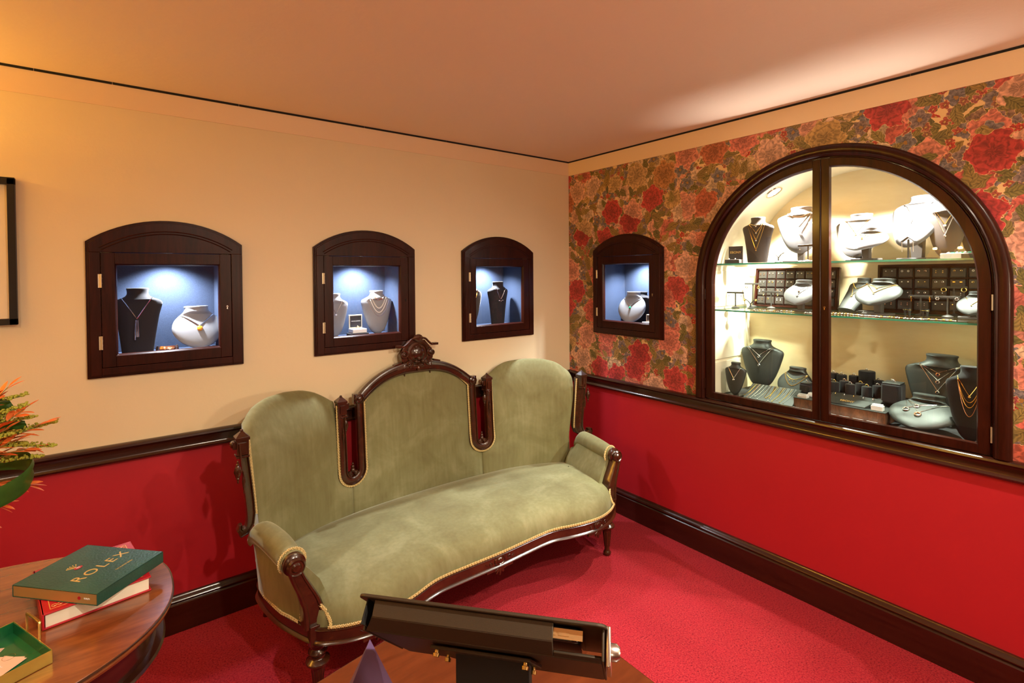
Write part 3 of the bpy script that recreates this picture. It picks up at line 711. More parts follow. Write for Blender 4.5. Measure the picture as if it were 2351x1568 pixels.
def tbar(M, w_, h, label, mat='stand', ek=None, em='gold', el='', eg=None):
    t = thing('earring_stand', label, 'earring stand', M)
    MB().lathe([(.021, 0), (.022, .003), (.017, .007), (.008, .010), (.004, .012)], 20).build('base', mat, t)
    MB().box(-.0028, .0028, -.003, .003, .008, h-.004).build('post', mat, t, True, .0008)
    MB().box(-w_/2, w_/2, -.005, .005, h-.010, h).build('crossbar', mat, t, True, .001)
    if ek:
        for sg in (-1, 1): earr(M @ T(sg*w_*.38, -.0065, h-.008), ek, em, el, eg)
def ystand(M, w_, h, label, mat='stand', ek=None, em='gold', el='', eg=None):
    t = thing('earring_stand', label, 'earring stand', M)
    MB().lathe([(.018, 0), (.019, .003), (.014, .007), (.006, .010)], 20).build('base', mat, t)
    mb = MB()
    for sg in (-1, 1): mb.tube(cr([(0, 0, .008), (0, 0, h*.45), (sg*w_*.22, 0, h*.8), (sg*w_*.5, 0, h)], 5), [.003]*10+[.0026]*6, 6)
    mb.build('arms', mat, t)
    if ek:
        for sg in (-1, 1): earr(M @ T(sg*w_*.46, -.004, h-.004), ek, em, el, eg)
ystand(DM(-.265, .14, Z1), .062, .052, 'small dark Y-shaped stand with pearl drops, on the upper shelf', 'stand', 'drop', 'pearl', 'pearl drop earring on the Y-shaped stand of the upper shelf', 'pearl drops on the upper shelf')
b = Bust('necklace_bust', 'large pale silk bust partly behind the centre mullion on the upper shelf', DM(-.222, .30, Z1), .245, .245, 8, 'silver', 'tall', gap=.045, stand=(.15, .10, .03), yaw=4)
b.neck(.88, .78, 1.8, beads=.0022, bm='rose', label='short pink bead choker on the large silk bust by the mullion'); b.neck(.87, .42, 1, .0009, 'silv', 'heart', 'silv', .006, 'fine silver chain with a heart pendant on the silk bust by the mullion', xo=.01)
b.neck(.88, .58, 1.05, .0008, 'rose', None, label='fine rose chain above the heart pendant, bust by the mullion')
tbar(DM(-.110, .12, Z1), .095, .087, 'bronze T-bar earring stand by the mullion on the upper shelf', 'graybrown', 'drop', 'silv', 'crystal drop earring on the bronze T-bar', 'crystal drops on the bronze T-bar')
b = Bust('necklace_bust', 'pale silk bust right of the mullion, rear of the overlapping upper pair', DM(.045, .32, Z1), .225, .235, 20, 'silver', 'tall', gap=.012, stand=(.085, .09, .03), yaw=-8)
b.neck(.87, .50, 1, .0009, 'gold', 'heart', 'gold', .006, 'gold chain with open heart on the rear silk bust of the pair'); b.neck(.87, .62, 1, .0008, 'gold', 'gem', 'gold', .003, 'fine gold chain with small drop on the rear silk bust of the pair')
b = Bust('necklace_bust', 'low pale silk bust on a tapered stand, front of the overlapping upper pair', DM(.125, .17, Z1), .17, .19, 60, 'silver', 'low', gap=.040, stand=(.105, .07, .028), yaw=-14)
b.neck(.80, .42, 1, .0010, 'gold', 'gem', 'gold', .007, 'gold chain with round medallion on the low silk bust'); b.neck(.80, .58, 1.1, .0009, 'gold', 'bar', 'gold', .003, 'short gold chain with bar on the low silk bust')
b = Bust('necklace_bust', 'largest pale silk bust, leaning, with a small cross, on the upper shelf', DM(.285, .30, Z1), .27, .24, 34, 'silver', 'tall', gap=.050, stand=(.125, .09, .045), yaw=-14)
b.neck(.87, .50, 1, .0012, 'silv', 'cross', 'silv', .007, 'silver chain with a small cross on the largest silk bust')
t = thing('earring_stand', 'small gabled acrylic stand with two long bar earrings, in front of the cross bust', 'earring stand', DM(.300, .12, Z1, -10))
MB().lathe([(.028, 0), (.029, .004), (.024, .006)], 20).build('base', 'silver', t)
mb = MB(); mb.box(-.003, .003, -.002, .003, .005, .088)
for sg in (-1, 1): mb.add([(0, -.008, .100), (sg*.026, -.008, .080), (sg*.026, .008, .080), (0, .008, .100), (0, -.008, .096), (sg*.026, -.008, .076), (sg*.026, .008, .076), (0, .008, .096)], [(0, 1, 2, 3), (7, 6, 5, 4), (0, 4, 5, 1), (1, 5, 6, 2), (2, 6, 7, 3)])
mb.build('gable_top', 'stand', t, False)
for sg in (-1, 1): earr(DM(.300+sg*.020, .108, Z1+.078), 'bar', 'silv', 'long silver bar earring on the gabled stand', 'bar earrings on the gabled stand')
b = Bust('necklace_bust', 'brown-black suede bust with two chains, right of the cross bust on the upper shelf', DM(.398, .27, Z1), .245, .150, 2, 'brownbl', 'tall', dep=1.2)
b.neck(.88, .60, 1, .0014, 'gold', 'gem', 'pearl', .005, 'gold chain with pearl on the suede bust right of the cross bust'); b.neck(.87, .42, 1, .0016, 'silv', 'gem', 'silv', .005, 'longer silver chain with a bead on the suede bust right of the cross bust')
b = Bust('necklace_bust', 'black bust at the right edge of the upper shelf, mostly behind the frame', DM(.485, .30, Z1), .16, .10, 0, 'black', 'tall')
t = thing('bracelet_box', 'low white box with grey end holding a green-stone bracelet, far right of the upper shelf', 'box', DM(.476, .12, Z1))
MB().box(-.062, .005, -.02, .02, 0, .021).build('white_block', 'white', t, True, .001); MB().box(.005, .058, -.02, .02, 0, .019).build('grey_block', 'grey', t, True, .001)
def bracelet(M, L_, mats, label, k=9, r=.0035, curve=.2):
    mb = MB()
    for i in range(k):
        x = -L_/2+L_*i/(k-1); y = curve*L_*.5*(1-(2*x/L_)**2)
        mb.torus((x, y, r*.6), L_/(k*1.7), r*.42, 10, 5, i % len(mats))
        if i % 2 == 0: mb.ball((x, y, r), r*.75, 5, i % len(mats))
    mb.tube([(-L_/2, 0, r*.5), (0, curve*L_*.5, r*.5), (L_/2, 0, r*.5)], r*.3, 5)
    tag(mb.build('bracelet', mats, M=M), label, 'bracelet')
bracelet(DM(.485, .11, Z1+.0215), .09, ['silv', 'emer'], 'silver bracelet with green stones on the white box', 8, .004)
bracelet(DM(-.105, .075, Z1, 5), .055, ['silv'], 'silver bracelet lying in front of the bronze T-bar on the upper shelf', 7, .003)

# ------------------------------------------------------------------ arched window, lower shelf
tbar(DM(-.536, .20, Z2), .099, .094, 'dark T-bar earring stand, leftmost on the lower shelf', 'stand', 'drop', 'silv', 'silver drop earring on the leftmost T-bar of the lower shelf', 'silver drops on the leftmost T-bar')
tbar(DM(-.522, .37, Z2), .097, .142, 'tall dark T-bar stand with gold discs on the lower shelf', 'stand', 'disc', 'gold', 'gold disc earring on the tall T-bar of the lower shelf', 'gold discs on the tall T-bar')
ystand(DM(-.452, .21, Z2), .072, .055, 'small Y-shaped stand with gold balls on the lower shelf', 'grey', 'ball', 'gold', 'gold ball earring on the Y-shaped stand of the lower shelf', 'gold balls on the lower shelf')
tbar(DM(-.390, .32, Z2), .105, .098, 'low dark T-bar stand with gold drops, in front of the left earring tray', 'stand', 'drop', 'gold', 'gold drop earring on the low T-bar before the left tray', 'gold drops before the left tray')
def tray(M, nc, nr, pw, ph, label, side):
    t = thing('earring_tray', label, 'earring tray', M)
    W_, H_ = nc*pw+.03, nr*ph+.03
    mb = MB(); mb.box(-W_/2, W_/2, .0, .010, 0, H_); b_ = .011
    for x in (-W_/2, W_/2-b_): mb.box(x, x+b_, -.012, .004, 0, H_)
    for z in (0, H_-b_): mb.box(-W_/2, W_/2, -.012, .004, z, z+b_)
    for i in range(1, nc): mb.box(-W_/2+.015+i*pw-.002, -W_/2+.015+i*pw+.002, -.006, .002, b_, H_-b_)
    for i in range(1, nr): mb.box(-W_/2+b_, W_/2-b_, -.006, .002, .015+i*ph-.002, .015+i*ph+.002)
    mb.build('board', 'mahog', t, True, .0015)
    rnd = random.Random(3+nc)
    for i in range(nc):
        for j in range(nr):
            cx, cz = -W_/2+.015+(i+.5)*pw, .015+(j+.5)*ph
            rows = []
            for q, y in ((.86, -.001), (.86, -.006), (.78, -.0095), (.6, -.0105)):
                rows.append([(cx+sx*pw/2*q, y, cz+sz*ph/2*q) for sx, sz in ((-1, -1), (1, -1), (1, 1), (-1, 1))])
            MB().grid(rows, 0, True, False, True).build('pad', 'greypad', t, False)
            k = rnd.randrange(4); mt = rnd.choice(['gold', 'silv', 'silv', 'pearl', 'rose']); mb = MB()
            for sg in (-1, 1):
                x, z = cx+sg*pw*.19, cz+ph*.16
                if k == 0: mb.ball((x, -.012, z), .0034, 6)
                elif k == 1: mb.torus((x, -.012, z), .0036, .0012, 10, 5, axis='Y')
                elif k == 2: mb.cb((x, -.012, z), (.009, .003, .0035))
                else: mb.ball((x, -.012, z), .003, 5); mb.ball((x, -.012, z-.008), .003, 5)
            tag(mb.build('stud_earrings', mt, M=M), 'tiny pair of earrings pinned on a pad of the %s earring tray' % side, 'earrings', 'earrings on the %s earring tray' % side)
MT['greypad'] = simple('grey brown leather pad', (.040, .034, .030), .38, bump=.1, bscale=300)
tray(DM(-.315, .425, Z2, -2) @ RX(math.radians(-8)), 8, 4, .054, .050, 'dark framed tray of padded squares with earrings, left one on the lower shelf', 'left')
tray(DM(.305, .425, Z2) @ RX(math.radians(-4)), 6, 4, .066, .052, 'dark framed tray of padded squares with earrings, right one on the lower shelf', 'right')
b = Bust('necklace_bust', 'low white bust with two silver chains, left of the mullion on the lower shelf', DM(-.180, .20, Z2), .155, .168, 42, 'silver', 'low', gap=.028, stand=(.10, .06, .025), yaw=-4)
b.neck(.80, .52, 1, .0011, 'silv', 'gem', 'silv', .006, 'short silver chain with round drop on the low white bust'); b.neck(.78, .34, 1, .0011, 'silv', 'heart', 'silv', .005, 'longer silver chain with a heart on the low white bust')
b = Bust('necklace_bust', 'leaning grey bust with a gold charm chain, right of the lower mullion', DM(.022, .365, Z2), .20, .155, 42, 'grey', 'easel', gap=.0, yaw=-26, stand=(.15, .07, .03))
b.neck(.86, .62, 1.6, .0012, 'gold', None, label='gold charm necklace on the leaning grey bust', hr=.8); b.neck(.86, .40, 1, .0011, 'gold', 'gem', 'gold', .005, 'longer gold chain with a drop on the leaning grey bust')
b = Bust('necklace_bust', 'low grey leatherette bust with two gold chains, centre of the lower shelf', DM(.160, .215, Z2), .17, .205, 52, 'grey', 'low', gap=.040, stand=(.11, .07, .030), yaw=-14)
b.neck(.80, .55, 1, .0012, 'gold', 'gem', 'gold', .004, 'short gold chain on the low grey bust, centre of the lower shelf'); b.neck(.79, .34, 1, .0013, 'gold', 'heart', 'gold', .004, 'long gold chain on the low grey bust, centre of the lower shelf')
tbar(DM(.300, .30, Z2), .090, .094, 'dark T-bar stand with gold figures, before the right earring tray', 'stand', 'figure', 'gold', 'small gold figure earring on the T-bar before the right tray', 'gold figure earrings')
tbar(DM(.400, .28, Z2), .088, .094, 'dark T-bar stand with silver flowers, before the right earring tray', 'stand', 'flower', 'silv', 'silver flower stud on the T-bar before the right tray', 'silver flower studs')
tbar(DM(.400, .385, Z2), .093, .135, 'tall T-bar stand with gold hoops, close to the right earring tray', 'stand', 'hoop', 'gold', 'open gold hoop on the tall T-bar by the right tray', 'gold hoops')
b = Bust('necklace_bust', 'small grey bust with a gold lariat, right end of the lower shelf', DM(.492, .26, Z2), .12, .12, 44, 'grey', 'low', gap=.012, stand=(.09, .06, .02), yaw=-10)
b.neck(.80, .35, 1, .0011, 'gold', 'gem', 'gold', .003, 'gold lariat necklace on the small grey bust at the right end')
for i, (x, y) in enumerate(((.250, .27), (.268, .26), (.318, .26), (.336, .25))):
    M = DM(x, y, Z2); t = thing('ring_cone', 'small dark ring cone, %s pair before the right tray' % ('left' if i < 2 else 'right'), 'ring cone', M, 'ring cones on the lower shelf')
    MB().lathe([(.004, 0), (.005, .016), (.0085, .03), (.008, .034)], 12).build('cone', 'grey', t)
    tag(MB().torus((0, 0, .027), .0085, .0014, 12, 5).build('ring', 'gold', M=M), 'gold ring on a small dark cone of the lower shelf', 'ring', 'rings on the small cones')
for x, y, L_, mats, lb in ((-.304, .085, .13, ['rose', 'silv', 'gold'], 'wide multicoloured stone bracelet at the left front of the lower shelf'), (-.212, .125, .062, ['silv', 'gold'], 'short silver and gold bracelet before the low white bust'), (-.085, .09, .05, ['silv'], 'silver bracelet end just left of the mullion on the lower shelf'),
        (.02, .17, .07, ['rose', 'gold'], 'rose gold bracelet below the leaning grey bust'), (.055, .13, .12, ['gold', 'silv'], 'gold chain bracelet in front of the leaning grey bust'), (.167, .10, .07, ['rose', 'silv'], 'thin pink bracelet before the centre grey bust'), (.247, .085, .075, ['gold', 'silv', 'gold'], 'broad gold bracelet at the front of the lower shelf'),
        (.337, .055, .06, ['silv'], 'coiled silver bracelet before the small cones'), (.412, .070, .11, ['gold', 'silv'], 'long stone-set bracelet at the right front of the lower shelf')):
    bracelet(DM(x, y, Z2, -4), L_, mats, lb, max(6, int(L_/.011)), .0042)

# ------------------------------------------------------------------ arched window, floor of the display
pl = MB().box(-.585, .59, .02, .47, 0, .014).build('display_cloth_board', 'black', M=DM(0, 0, .877), bevel=.003); tag(pl, 'black cloth-covered board on the bottom of the arched window', 'display board')
ZF = .892
b = Bust('necklace_bust', 'small dark grey bust with one silver pendant, bottom left of the arched window', DM(-.498, .13, ZF), .175, .122, 8, 'grey', 'tall', gap=.010, stand=(.07, .05, .02), yaw=4)
b.neck(.86, .50, 1, .0013, 'silv', 'gem', 'silv', .006, 'silver chain with round pendant on the small dark bust, bottom left')
b = Bust('necklace_bust', 'tall dark grey bust with two silver chains, bottom left of the arched window', DM(-.468, .37, ZF+.0), .275, .245, 6, 'grey', 'tall', gap=.020, stand=(.10, .08, .03), yaw=2)
b.neck(.87, .68, 1, .0013, 'silv', 'ring', 'silv', .005, 'short silver chain with oval ring on the tall dark bust, bottom left'); b.neck(.86, .50, 1, .0013, 'silv', 'halo', 'silv', .0055, 'longer silver chain with halo pendant on the tall dark bust, bottom left')
b = Bust('necklace_bust', 'low round dark bust with gold charm necklaces, left of the ring display', DM(-.270, .34, ZF+.0), .18, .19, 32, 'grey', 'low', gap=.0, stand=(.10, .07, .03), yaw=-6)
b.neck(.80, .56, 1.8, .0012, 'gold', 'drops', 'gold', .0028, 'gold chain with a row of small charms on the low round bust'); b.neck(.78, .36, 1.9, beads=.0020, bm='gold', label='long beaded gold necklace on the low round bust')
# sloped chain pad
t = thing('chain_pad', 'sloping dark grey pad laid with fine chains, bottom left of the arched window', 'display pad', DM(-.300, .145, ZF, 6) @ RX(math.radians(24)))
MB().box(-.125, .125, -.085, .085, .038, .048).build('pad', 'grey', t, True, .003)
MB().box(-.11, .11, .05, .08, -.0, .038).build('prop', 'black', t, False)
PM = DM(-.300, .145, ZF, 6) @ RX(math.radians(24))
cm = ['gold', 'rose', 'silv', 'silv', 'silv', 'gold', 'gold', 'silv', 'gold', 'silv', 'gold', 'silv']
for i, m_ in enumerate(cm):
    x = -.105+i*.0185; dx = -.020; mb = MB(); z = .0495
    if i == 5: P = [(x-.007, .080, z), (x-.012, -.03, z), (x+.016, -.032, z), (x+.007, .080, z)]
    else: P = [(x-.005, .080, z), (x+dx*.4, .0, z), (x+dx, -.055+.02*(i % 3 == 0), z), (x+dx*.3, .0, z), (x+.006, .080, z)]
    mb.tube(P, .0011 if i not in (6, 8) else .0018, 5); mb.ball((P[len(P)//2][0], P[len(P)//2][1], z), .0032, 5)
    tag(mb.build('chain_necklace', m_, M=PM), 'fine %s chain with a tiny pendant on the sloping pad' % {'gold': 'gold', 'rose': 'rose gold', 'silv': 'silver'}[m_], 'necklace', {'gold': 'gold', 'rose': 'rose gold', 'silv': 'silver'}[m_]+' chains on the sloping pad')
# wooden plinth
PX0, PX1 = -.17, .222
t = thing('wooden_plinth', 'striped walnut display box with black top below the rings', 'display box', DM((PX0+PX1)/2, .175, ZF, 0))
hw = (PX1-PX0)/2
MB().box(-hw, hw, -.075, .075, 0, .058).build('box', 'walnutbox', t, True, .001); MB().box(-hw-.001, hw+.001, -.076, .076, .058, .061).build('top', 'grey', t, False)
t = thing('ring_riser', 'long black riser carrying the ring rolls behind the walnut box', 'display riser', DM(.02, .345, ZF))
MB().box(-.19, .235, -.090, .085, 0, .080).build('body', 'black', t, True, .006)
ZT = ZF+.062; ZR = ZF+.081
t = thing('ring_tray', 'narrow sloping grey ring tray with a row of rings on the walnut box', 'ring tray', DM(.060, .215, ZT, 0) @ RX(math.radians(18)))
MB().box(-.098, .118, -.025, .025, .006, .024).build('bar', 'grey', t, True, .003)
for i in range(5):
    tag(MB().torus((0, 0, 0), .008, .0013, 14, 5, axis='X').build('ring', ['gold', 'silv', 'gold', 'silv', 'rose'][i], M=DM(-.018+i*.040, .213, ZT+.027)), 'small ring in the row of the sloping ring tray', 'ring', 'rings in the sloping tray')
t = thing('lettered_wedge', 'grey wedge lettered EBONY in gold on the walnut box', 'sign', DM(.055, .150, ZT))
MB().add([(-.075, -.03, 0), (.08, -.03, 0), (.105, .02, 0), (-.10, .02, 0), (-.075, -.028, .004), (.08, -.028, .004), (.105, .018, .024), (-.10, .018, .024)], [(0, 3, 2, 1), (4, 5, 6, 7), (0, 1, 5, 4), (1, 2, 6, 5), (2, 3, 7, 6), (3, 0, 4, 7)]).build('wedge', 'grey', t, True, .001)
text_mesh('lettering', 'EBONY', .018, 'goldink', T(0.0, -.005, .0152) @ RX(math.radians(23.5)), t)
# ring rolls
def rroll(x, y, z, r, h, lab, grp, rm, top='grey'):
    M = DM(x, y, z); t = thing('ring_roll', lab, 'ring holder', M, grp)
    MB().lathe([(r*.97, 0), (r, .003), (r, h-.004), (r*.96, h)], 20).build('roll', 'black', t)
    MB().lathe([(0, h-.001), (r*.86, h-.001), (r*.84, h+.0012), (0, h+.0012)], 20).build('top_disc', top, t)
    tag(MB().torus((0, 0, h+.003), .0085, .0015, 14, 5, axis='X').ball((0, 0, h+.0115), .0028, 5).build('ring', rm, M=M @ RZ(PI/2*.8)), 'ring set in the slot of %s' % {'f': 'a front-row ring roll', 'm': 'a middle-row ring roll', 'b': 'a back-row ring roll', 't': 'the tallest ring roll'}[grp[0] if grp else 't'], 'ring', None if not grp else 'rings on the %s' % grp)
for i, x in enumerate((-.125, -.052, .020, .092)): rroll(x, .285, ZR, .0215, .052, 'black ring roll with grey top in the front row of rolls', 'front row of ring rolls', ['silv', 'gold', 'silv', 'gold'][i])
for i, x in enumerate((-.09, -.02, .052, .125)): rroll(x, .325, ZR, .0215, .056, 'black ring roll in the middle row of rolls', 'middle row of ring rolls', ['silv', 'rose', 'gold', 'silv'][i], 'black')
for i, x in enumerate((-.155, -.105, -.06, -.01, .105, .155)): rroll(x+.01, .375+.018*(i % 2), ZR, .023, .078-.004*(i > 3), 'black ring roll standing in the back row of rolls', 'back row of ring rolls', 'silv', 'black')
rroll(.060, .385, ZR, .036, .112, 'tallest and widest black ring roll, centre of the back row', None, 'silv', 'black')
for x, y, s_, h, lb, z in ((-.168, .245, .055, .055, 'square grey ring block at the left end of the rolls', ZT), (.207, .262, .078, .096, 'large square black ring block at the right end of the rolls', ZR)):
    M = DM(x, y, z if z == ZT else ZF+.0815); t = thing('ring_block', lb, 'ring holder', M)
    MB().box(-s_/2, s_/2, -s_/2, s_/2, 0, h-.006).build('block', 'black', t, True, .008, seg=3); MB().box(-s_/2+.003, s_/2-.003, -s_/2+.003, s_/2-.003, h-.006, h).build('top_pad', 'grey', t, True, .006, seg=3)
    tag(MB().torus((0, 0, h+.002), .009, .0015, 14, 5, axis='X').ball((0, 0, h+.011), .003, 5).build('ring', 'silv', M=M @ RZ(1.2)), 'silver ring on the %s' % lb.split(' at ')[0], 'ring')
def acr(x, y, z, w_, lb, grp=None, h=.012, d=.03):
    o = MB().box(-w_/2, w_/2, -d/2, d/2, 0, h).box(-w_/2+.003, w_/2-.003, -d/2+.003, d/2-.003, h, h+.006).build('price_block', 'acryl', M=DM(x, y, z), bevel=.001); tag(o, lb, 'label block', grp)
acr(.185, .130, ZT, .045, 'clear stacked price block at the right front corner of the walnut box', h=.022)
acr(-.135, .125, ZT, .045, 'clear price block at the left front corner of the walnut box'); acr(-.11, .185, ZT, .05, 'clear price block behind the left one on the walnut box')
for i in range(8): acr(-.215+i*.056, .078, ZF, .050, 'flat clear price block in the row before the walnut box', 'price blocks before the walnut box', .010, .022)
b = Bust('necklace_bust', 'large dark grey bust with three stone pendants, bottom right of the arched window', DM(.365, .34, ZF+.0), .31, .28, 8, 'grey', 'tall', gap=.0, stand=(.10, .08, .03), yaw=-4)
for h, m_, lb in ((.74, 'rose', 'shortest silver chain with red halo stone on the large dark bust'), (.63, 'silv', 'middle silver chain with dark halo stone on the large dark bust'), (.48, 'silv', 'longest silver chain with dark halo stone on the large dark bust')): b.neck(.87, h, 1, .0015, 'silv', 'halo', m_, .006, lb)
b = Bust('necklace_bust', 'low reclining grey bust with three pendants, front right of the arched window', DM(.345, .15, ZF), .225, .245, 66, 'grey', 'low', gap=.02, yaw=-4)
b.neck(.80, .45, 1, .0014, 'silv', 'ring', 'silv', .009, 'silver chain with round hoop pendant, left on the reclining bust', xo=-.05); b.neck(.80, .35, 1, .0014, 'silv', 'ring', 'rose', .009, 'silver chain with pink hoop pendant, centre on the reclining bust', xo=.0); b.neck(.80, .58, 1.2, .0012, 'silv', 'ring', 'silv', .008, 'short silver chain with hoop pendant nearest the neck of the reclining bust', xo=-.02)
b = Bust('necklace_bust', 'tall black velvet bust with draped gold chains at the far bottom right', DM(.508, .13, ZF), .30, .165, 4, 'black', 'tall', gap=0, yaw=0)
for h, lb in ((.62, 'short gold chain with a charm'), (.53, 'gold chain hanging second'), (.46, 'thin gold chain hanging third'), (.34, 'longest rose gold chain')): b.neck(.88, h, 2 if h < .6 else 1.1, .0015, 'gold' if h != .34 else 'rose', 'flower' if h > .6 else None, 'gold', .004, lb+' on the black bust at the far bottom right')
b = Bust('necklace_bust', 'tall black bust with one gold chain behind the far right bust', DM(.545, .40, ZF), .345, .10, 4, 'black', 'tall', gap=0)
b.neck(.90, .62, 2, .0015, 'gold', label='gold snake chain on the rearmost black bust at the far right')
# ------------------------------------------------------------------ sofa  (local x right, y = -v, v = distance out from the wall)
SM = T(-1.268, 0, 0) @ RZ(math.radians(1.0))
sofa = thing('sofa', 'antique carved walnut three-back sofa in sage green velvet in the corner', 'sofa', SM)
def vb(u, z): return .052+.345*(min(abs(u), 1.0)/.97)**3+.045*max(0, min(1.3, (1.0-z)/.57))
def P3(u, v, z): return (u, -v, z)
SR, SZ, SU = .078, .583, .408      # slot: braid circle radius, centre height, centre u
def slot(z, inner):
    if z >= SZ: return SU-SR if inner else SU+SR
    q = math.sqrt(max(0, SR*SR-(SZ-z)**2)); return SU-q if inner else SU+q
def panel(uL, uR, z0, zt, bulge, thick, name, nU=34, nZ=40, top=.03):
    F, B = [], []
    for j in range(nZ+1):
        t = j/nZ; t = t if name != 'wing_back' else math.sin(t*PI/2)**.8; fr, bk = [], []
        for i in range(nU+1):
            s_ = .5-.5*math.cos(PI*i/nU); z = z0+t*(zt(s_)-z0)
            for _ in range(3): z = z0+t*(zt(s_)-z0)
            u = uL(z)+(uR(z)-uL(z))*s_
            e = (1-abs(2*s_-1)**4)*(1-max(0, (t-.0))**(5 if name == 'wing_back' else 9))
            b = bulge*max(0, e)**.6
            wg = name == 'wing_back'; q_ = max(0, (t-.66)/.34); tk = max(thick*.4, min(.09, vb(u, z)-.055)) if wg else thick
            roll = (tk+b)*(1-math.sqrt(max(0, 1-q_**2.2)))*.97 if wg else 0
            fr.append(P3(u, vb(u, z)+b-roll, z)); bk.append(P3(u, vb(u, z)-tk, z))
        F.append(fr); B.append(bk)
    mb = MB().grid(F); mb.grid(B)
    n = nU+1
    mb.grid([F[-1], [tuple((Vector(a)+Vector(b))/2+Vector((0, 0, top))) for a, b in zip(F[-1], B[-1])], B[-1]])
    for c_ in (0, -1): mb.grid([[r[c_] for r in F], [r[c_] for r in B]])
    mb.grid([F[0], B[0]])
    o = mb.build(name, 'velvet', sofa)
    return o
def ztc(s): return .915+.122*(1-abs(2*s-1)**3.1)
panel(lambda z: -slot(z, True), lambda z: slot(z, True), .36, ztc, .026, .012, 'centre_back', top=.0)
for sg in (1, -1):
    def wl(z, sg=sg): return slot(z, False)
    def wr(z, sg=sg): return .955-.045*max(0, min(1.0, (.92-z)/.36))
    def ztw(s): s = s if sg > 0 else 1-s; return sum(interp(s+k*.03, [(0, .935), (.08, .965), (.2, 1.0), (.35, 1.022), (.55, 1.035), (.75, 1.034), (.88, 1.018), (.95, .995), (1, .955)]) for k in (-1, 0, 1))/3
    if sg > 0: panel(wl, wr, .36, ztw, .034, .030, 'wing_back', top=.0)
    else: panel(lambda z: -wr(z), lambda z: -wl(z), .36, ztw, .034, .030, 'wing_back', top=.0)
# seat
outl = [(0, .842), (.16, .838), (.29, .836), (.36, .846), (.44, .872), (.53, .893), (.62, .900), (.71, .882), (.785, .845), (.818, .815), (.850, .75), (.895, .62), (.918, .47), (.91, .36), (.82, .25), (.65, .14), (.4, .09), (.2, .07)]
full = outl+[(0, .065)]+[(-u, v) for u, v in outl[:0:-1]]
OL = cr([Vector((u, v, 0)) for u, v in full], 7, True)
mb = MB(); rows = []
for k, z in ((0, .300), (.002, .318), (.004, .335), (.015, .362), (.045, .388), (.085, .402), (.15, .410), (.28, .416), (.5, .420), (.75, .423), (.97, .424)):
    r = []
    for p in OL:
        su, sv = p.x*.86, .50
        f = k*2.2 if k < .1 else .22+(k-.1)*.87
        f = min(f, .985)
        back = max(0, min(1, (.5-p.y)/.35))*(1-min(1, f))
        r.append(P3(p.x*.992+(su-p.x)*f, p.y-.006*(1 if p.y > .5 else -1)+(sv-p.y)*f, z-.028*back*(z > .35)))
    rows.append(r)
mb.grid(rows, 0, True, False, True); mb.build('seat', 'velvet', sofa)
# rail
mb = MB(); N_ = len(OL); rows = []
for i, p in enumerate(OL):
    t = (OL[(i+1) % N_]-OL[i-1]).normalized(); nrm = Vector((t.y, -t.x, 0)); nrm = -nrm if nrm.dot(Vector((p.x, p.y-.5, 0))) < 0 else nrm
    rows.append([P3(p.x+nrm.x*o, p.y+nrm.y*o, z) for o, z in ((-.024, .250), (.008, .250), (.012, .255), (.008, .261), (.002, .264), (.002, .298), (.006, .303), (-.001, .308), (-.024, .308))])
mb.grid(rows, 0, True, True); mb.build('seat_rail', 'walnut', sofa)
def nearest(u, front=True):
    c = [p for p in OL if (p.y > .6) == front]; return min(c, key=lambda p: abs(p.x-u))
def spiral(mb, c, R, turns, r, ax='xz', sgn=1, n=26, a0=0):
    pts = []
    for k in range(n+1):
        a = a0+sgn*2*PI*turns*k/n; q = R*(1-.82*k/n)
        pts.append((c[0]+q*math.cos(a), c[1], c[2]+q*math.sin(a)))
    mb.tube(pts, [r*(1-.35*k/n) for k in range(n+1)], 6)
for u in (-.60, 0, .60):     # rosettes and fan pendants on the front rail
    mb = MB()
    p = nearest(u); y = -(p.y+.004); ang = 0
    mb.lathe([(.0, .006), (.010, .005), (.014, .001), (.017, .004), (.021, .003), (.023, -.002)], 16, 0, T(u, y, .281) @ RX(PI/2) @ SC(1.5, 1, 1))
    for q in range(7):
        a = math.radians(-90+(q-3)*26); L_ = (.038, .030, .036, .044, .036, .030, .038)[q]
        mb.tube([(u, y+.008, .254), (u+math.cos(a)*L_*.6*1.3, y+.006, .254+math.sin(a)*L_*.6), (u+math.cos(a)*L_*1.3, y+.006, .254+math.sin(a)*L_)], [.008, .009, .004], 6)
    mb.box(u-.075, u+.075, y+.002, y+.012, .238, .252)
    for sg in (-1, 1):
        spiral(mb, (u+sg*.052, nearest(u+sg*.052).y*-1-.003, .280), .010, 1.3, .0022, sgn=sg)
        for q, L_ in ((.078, .018),):
            pp = nearest(u+sg*q); mb.tube([(pp.x, -(pp.y+.003), .276), (pp.x+sg*L_*.6, -(nearest(pp.x+sg*L_*.6).y+.003), .284)], .0016, 5)
    mb.build('rail_carving', 'walnut', sofa)
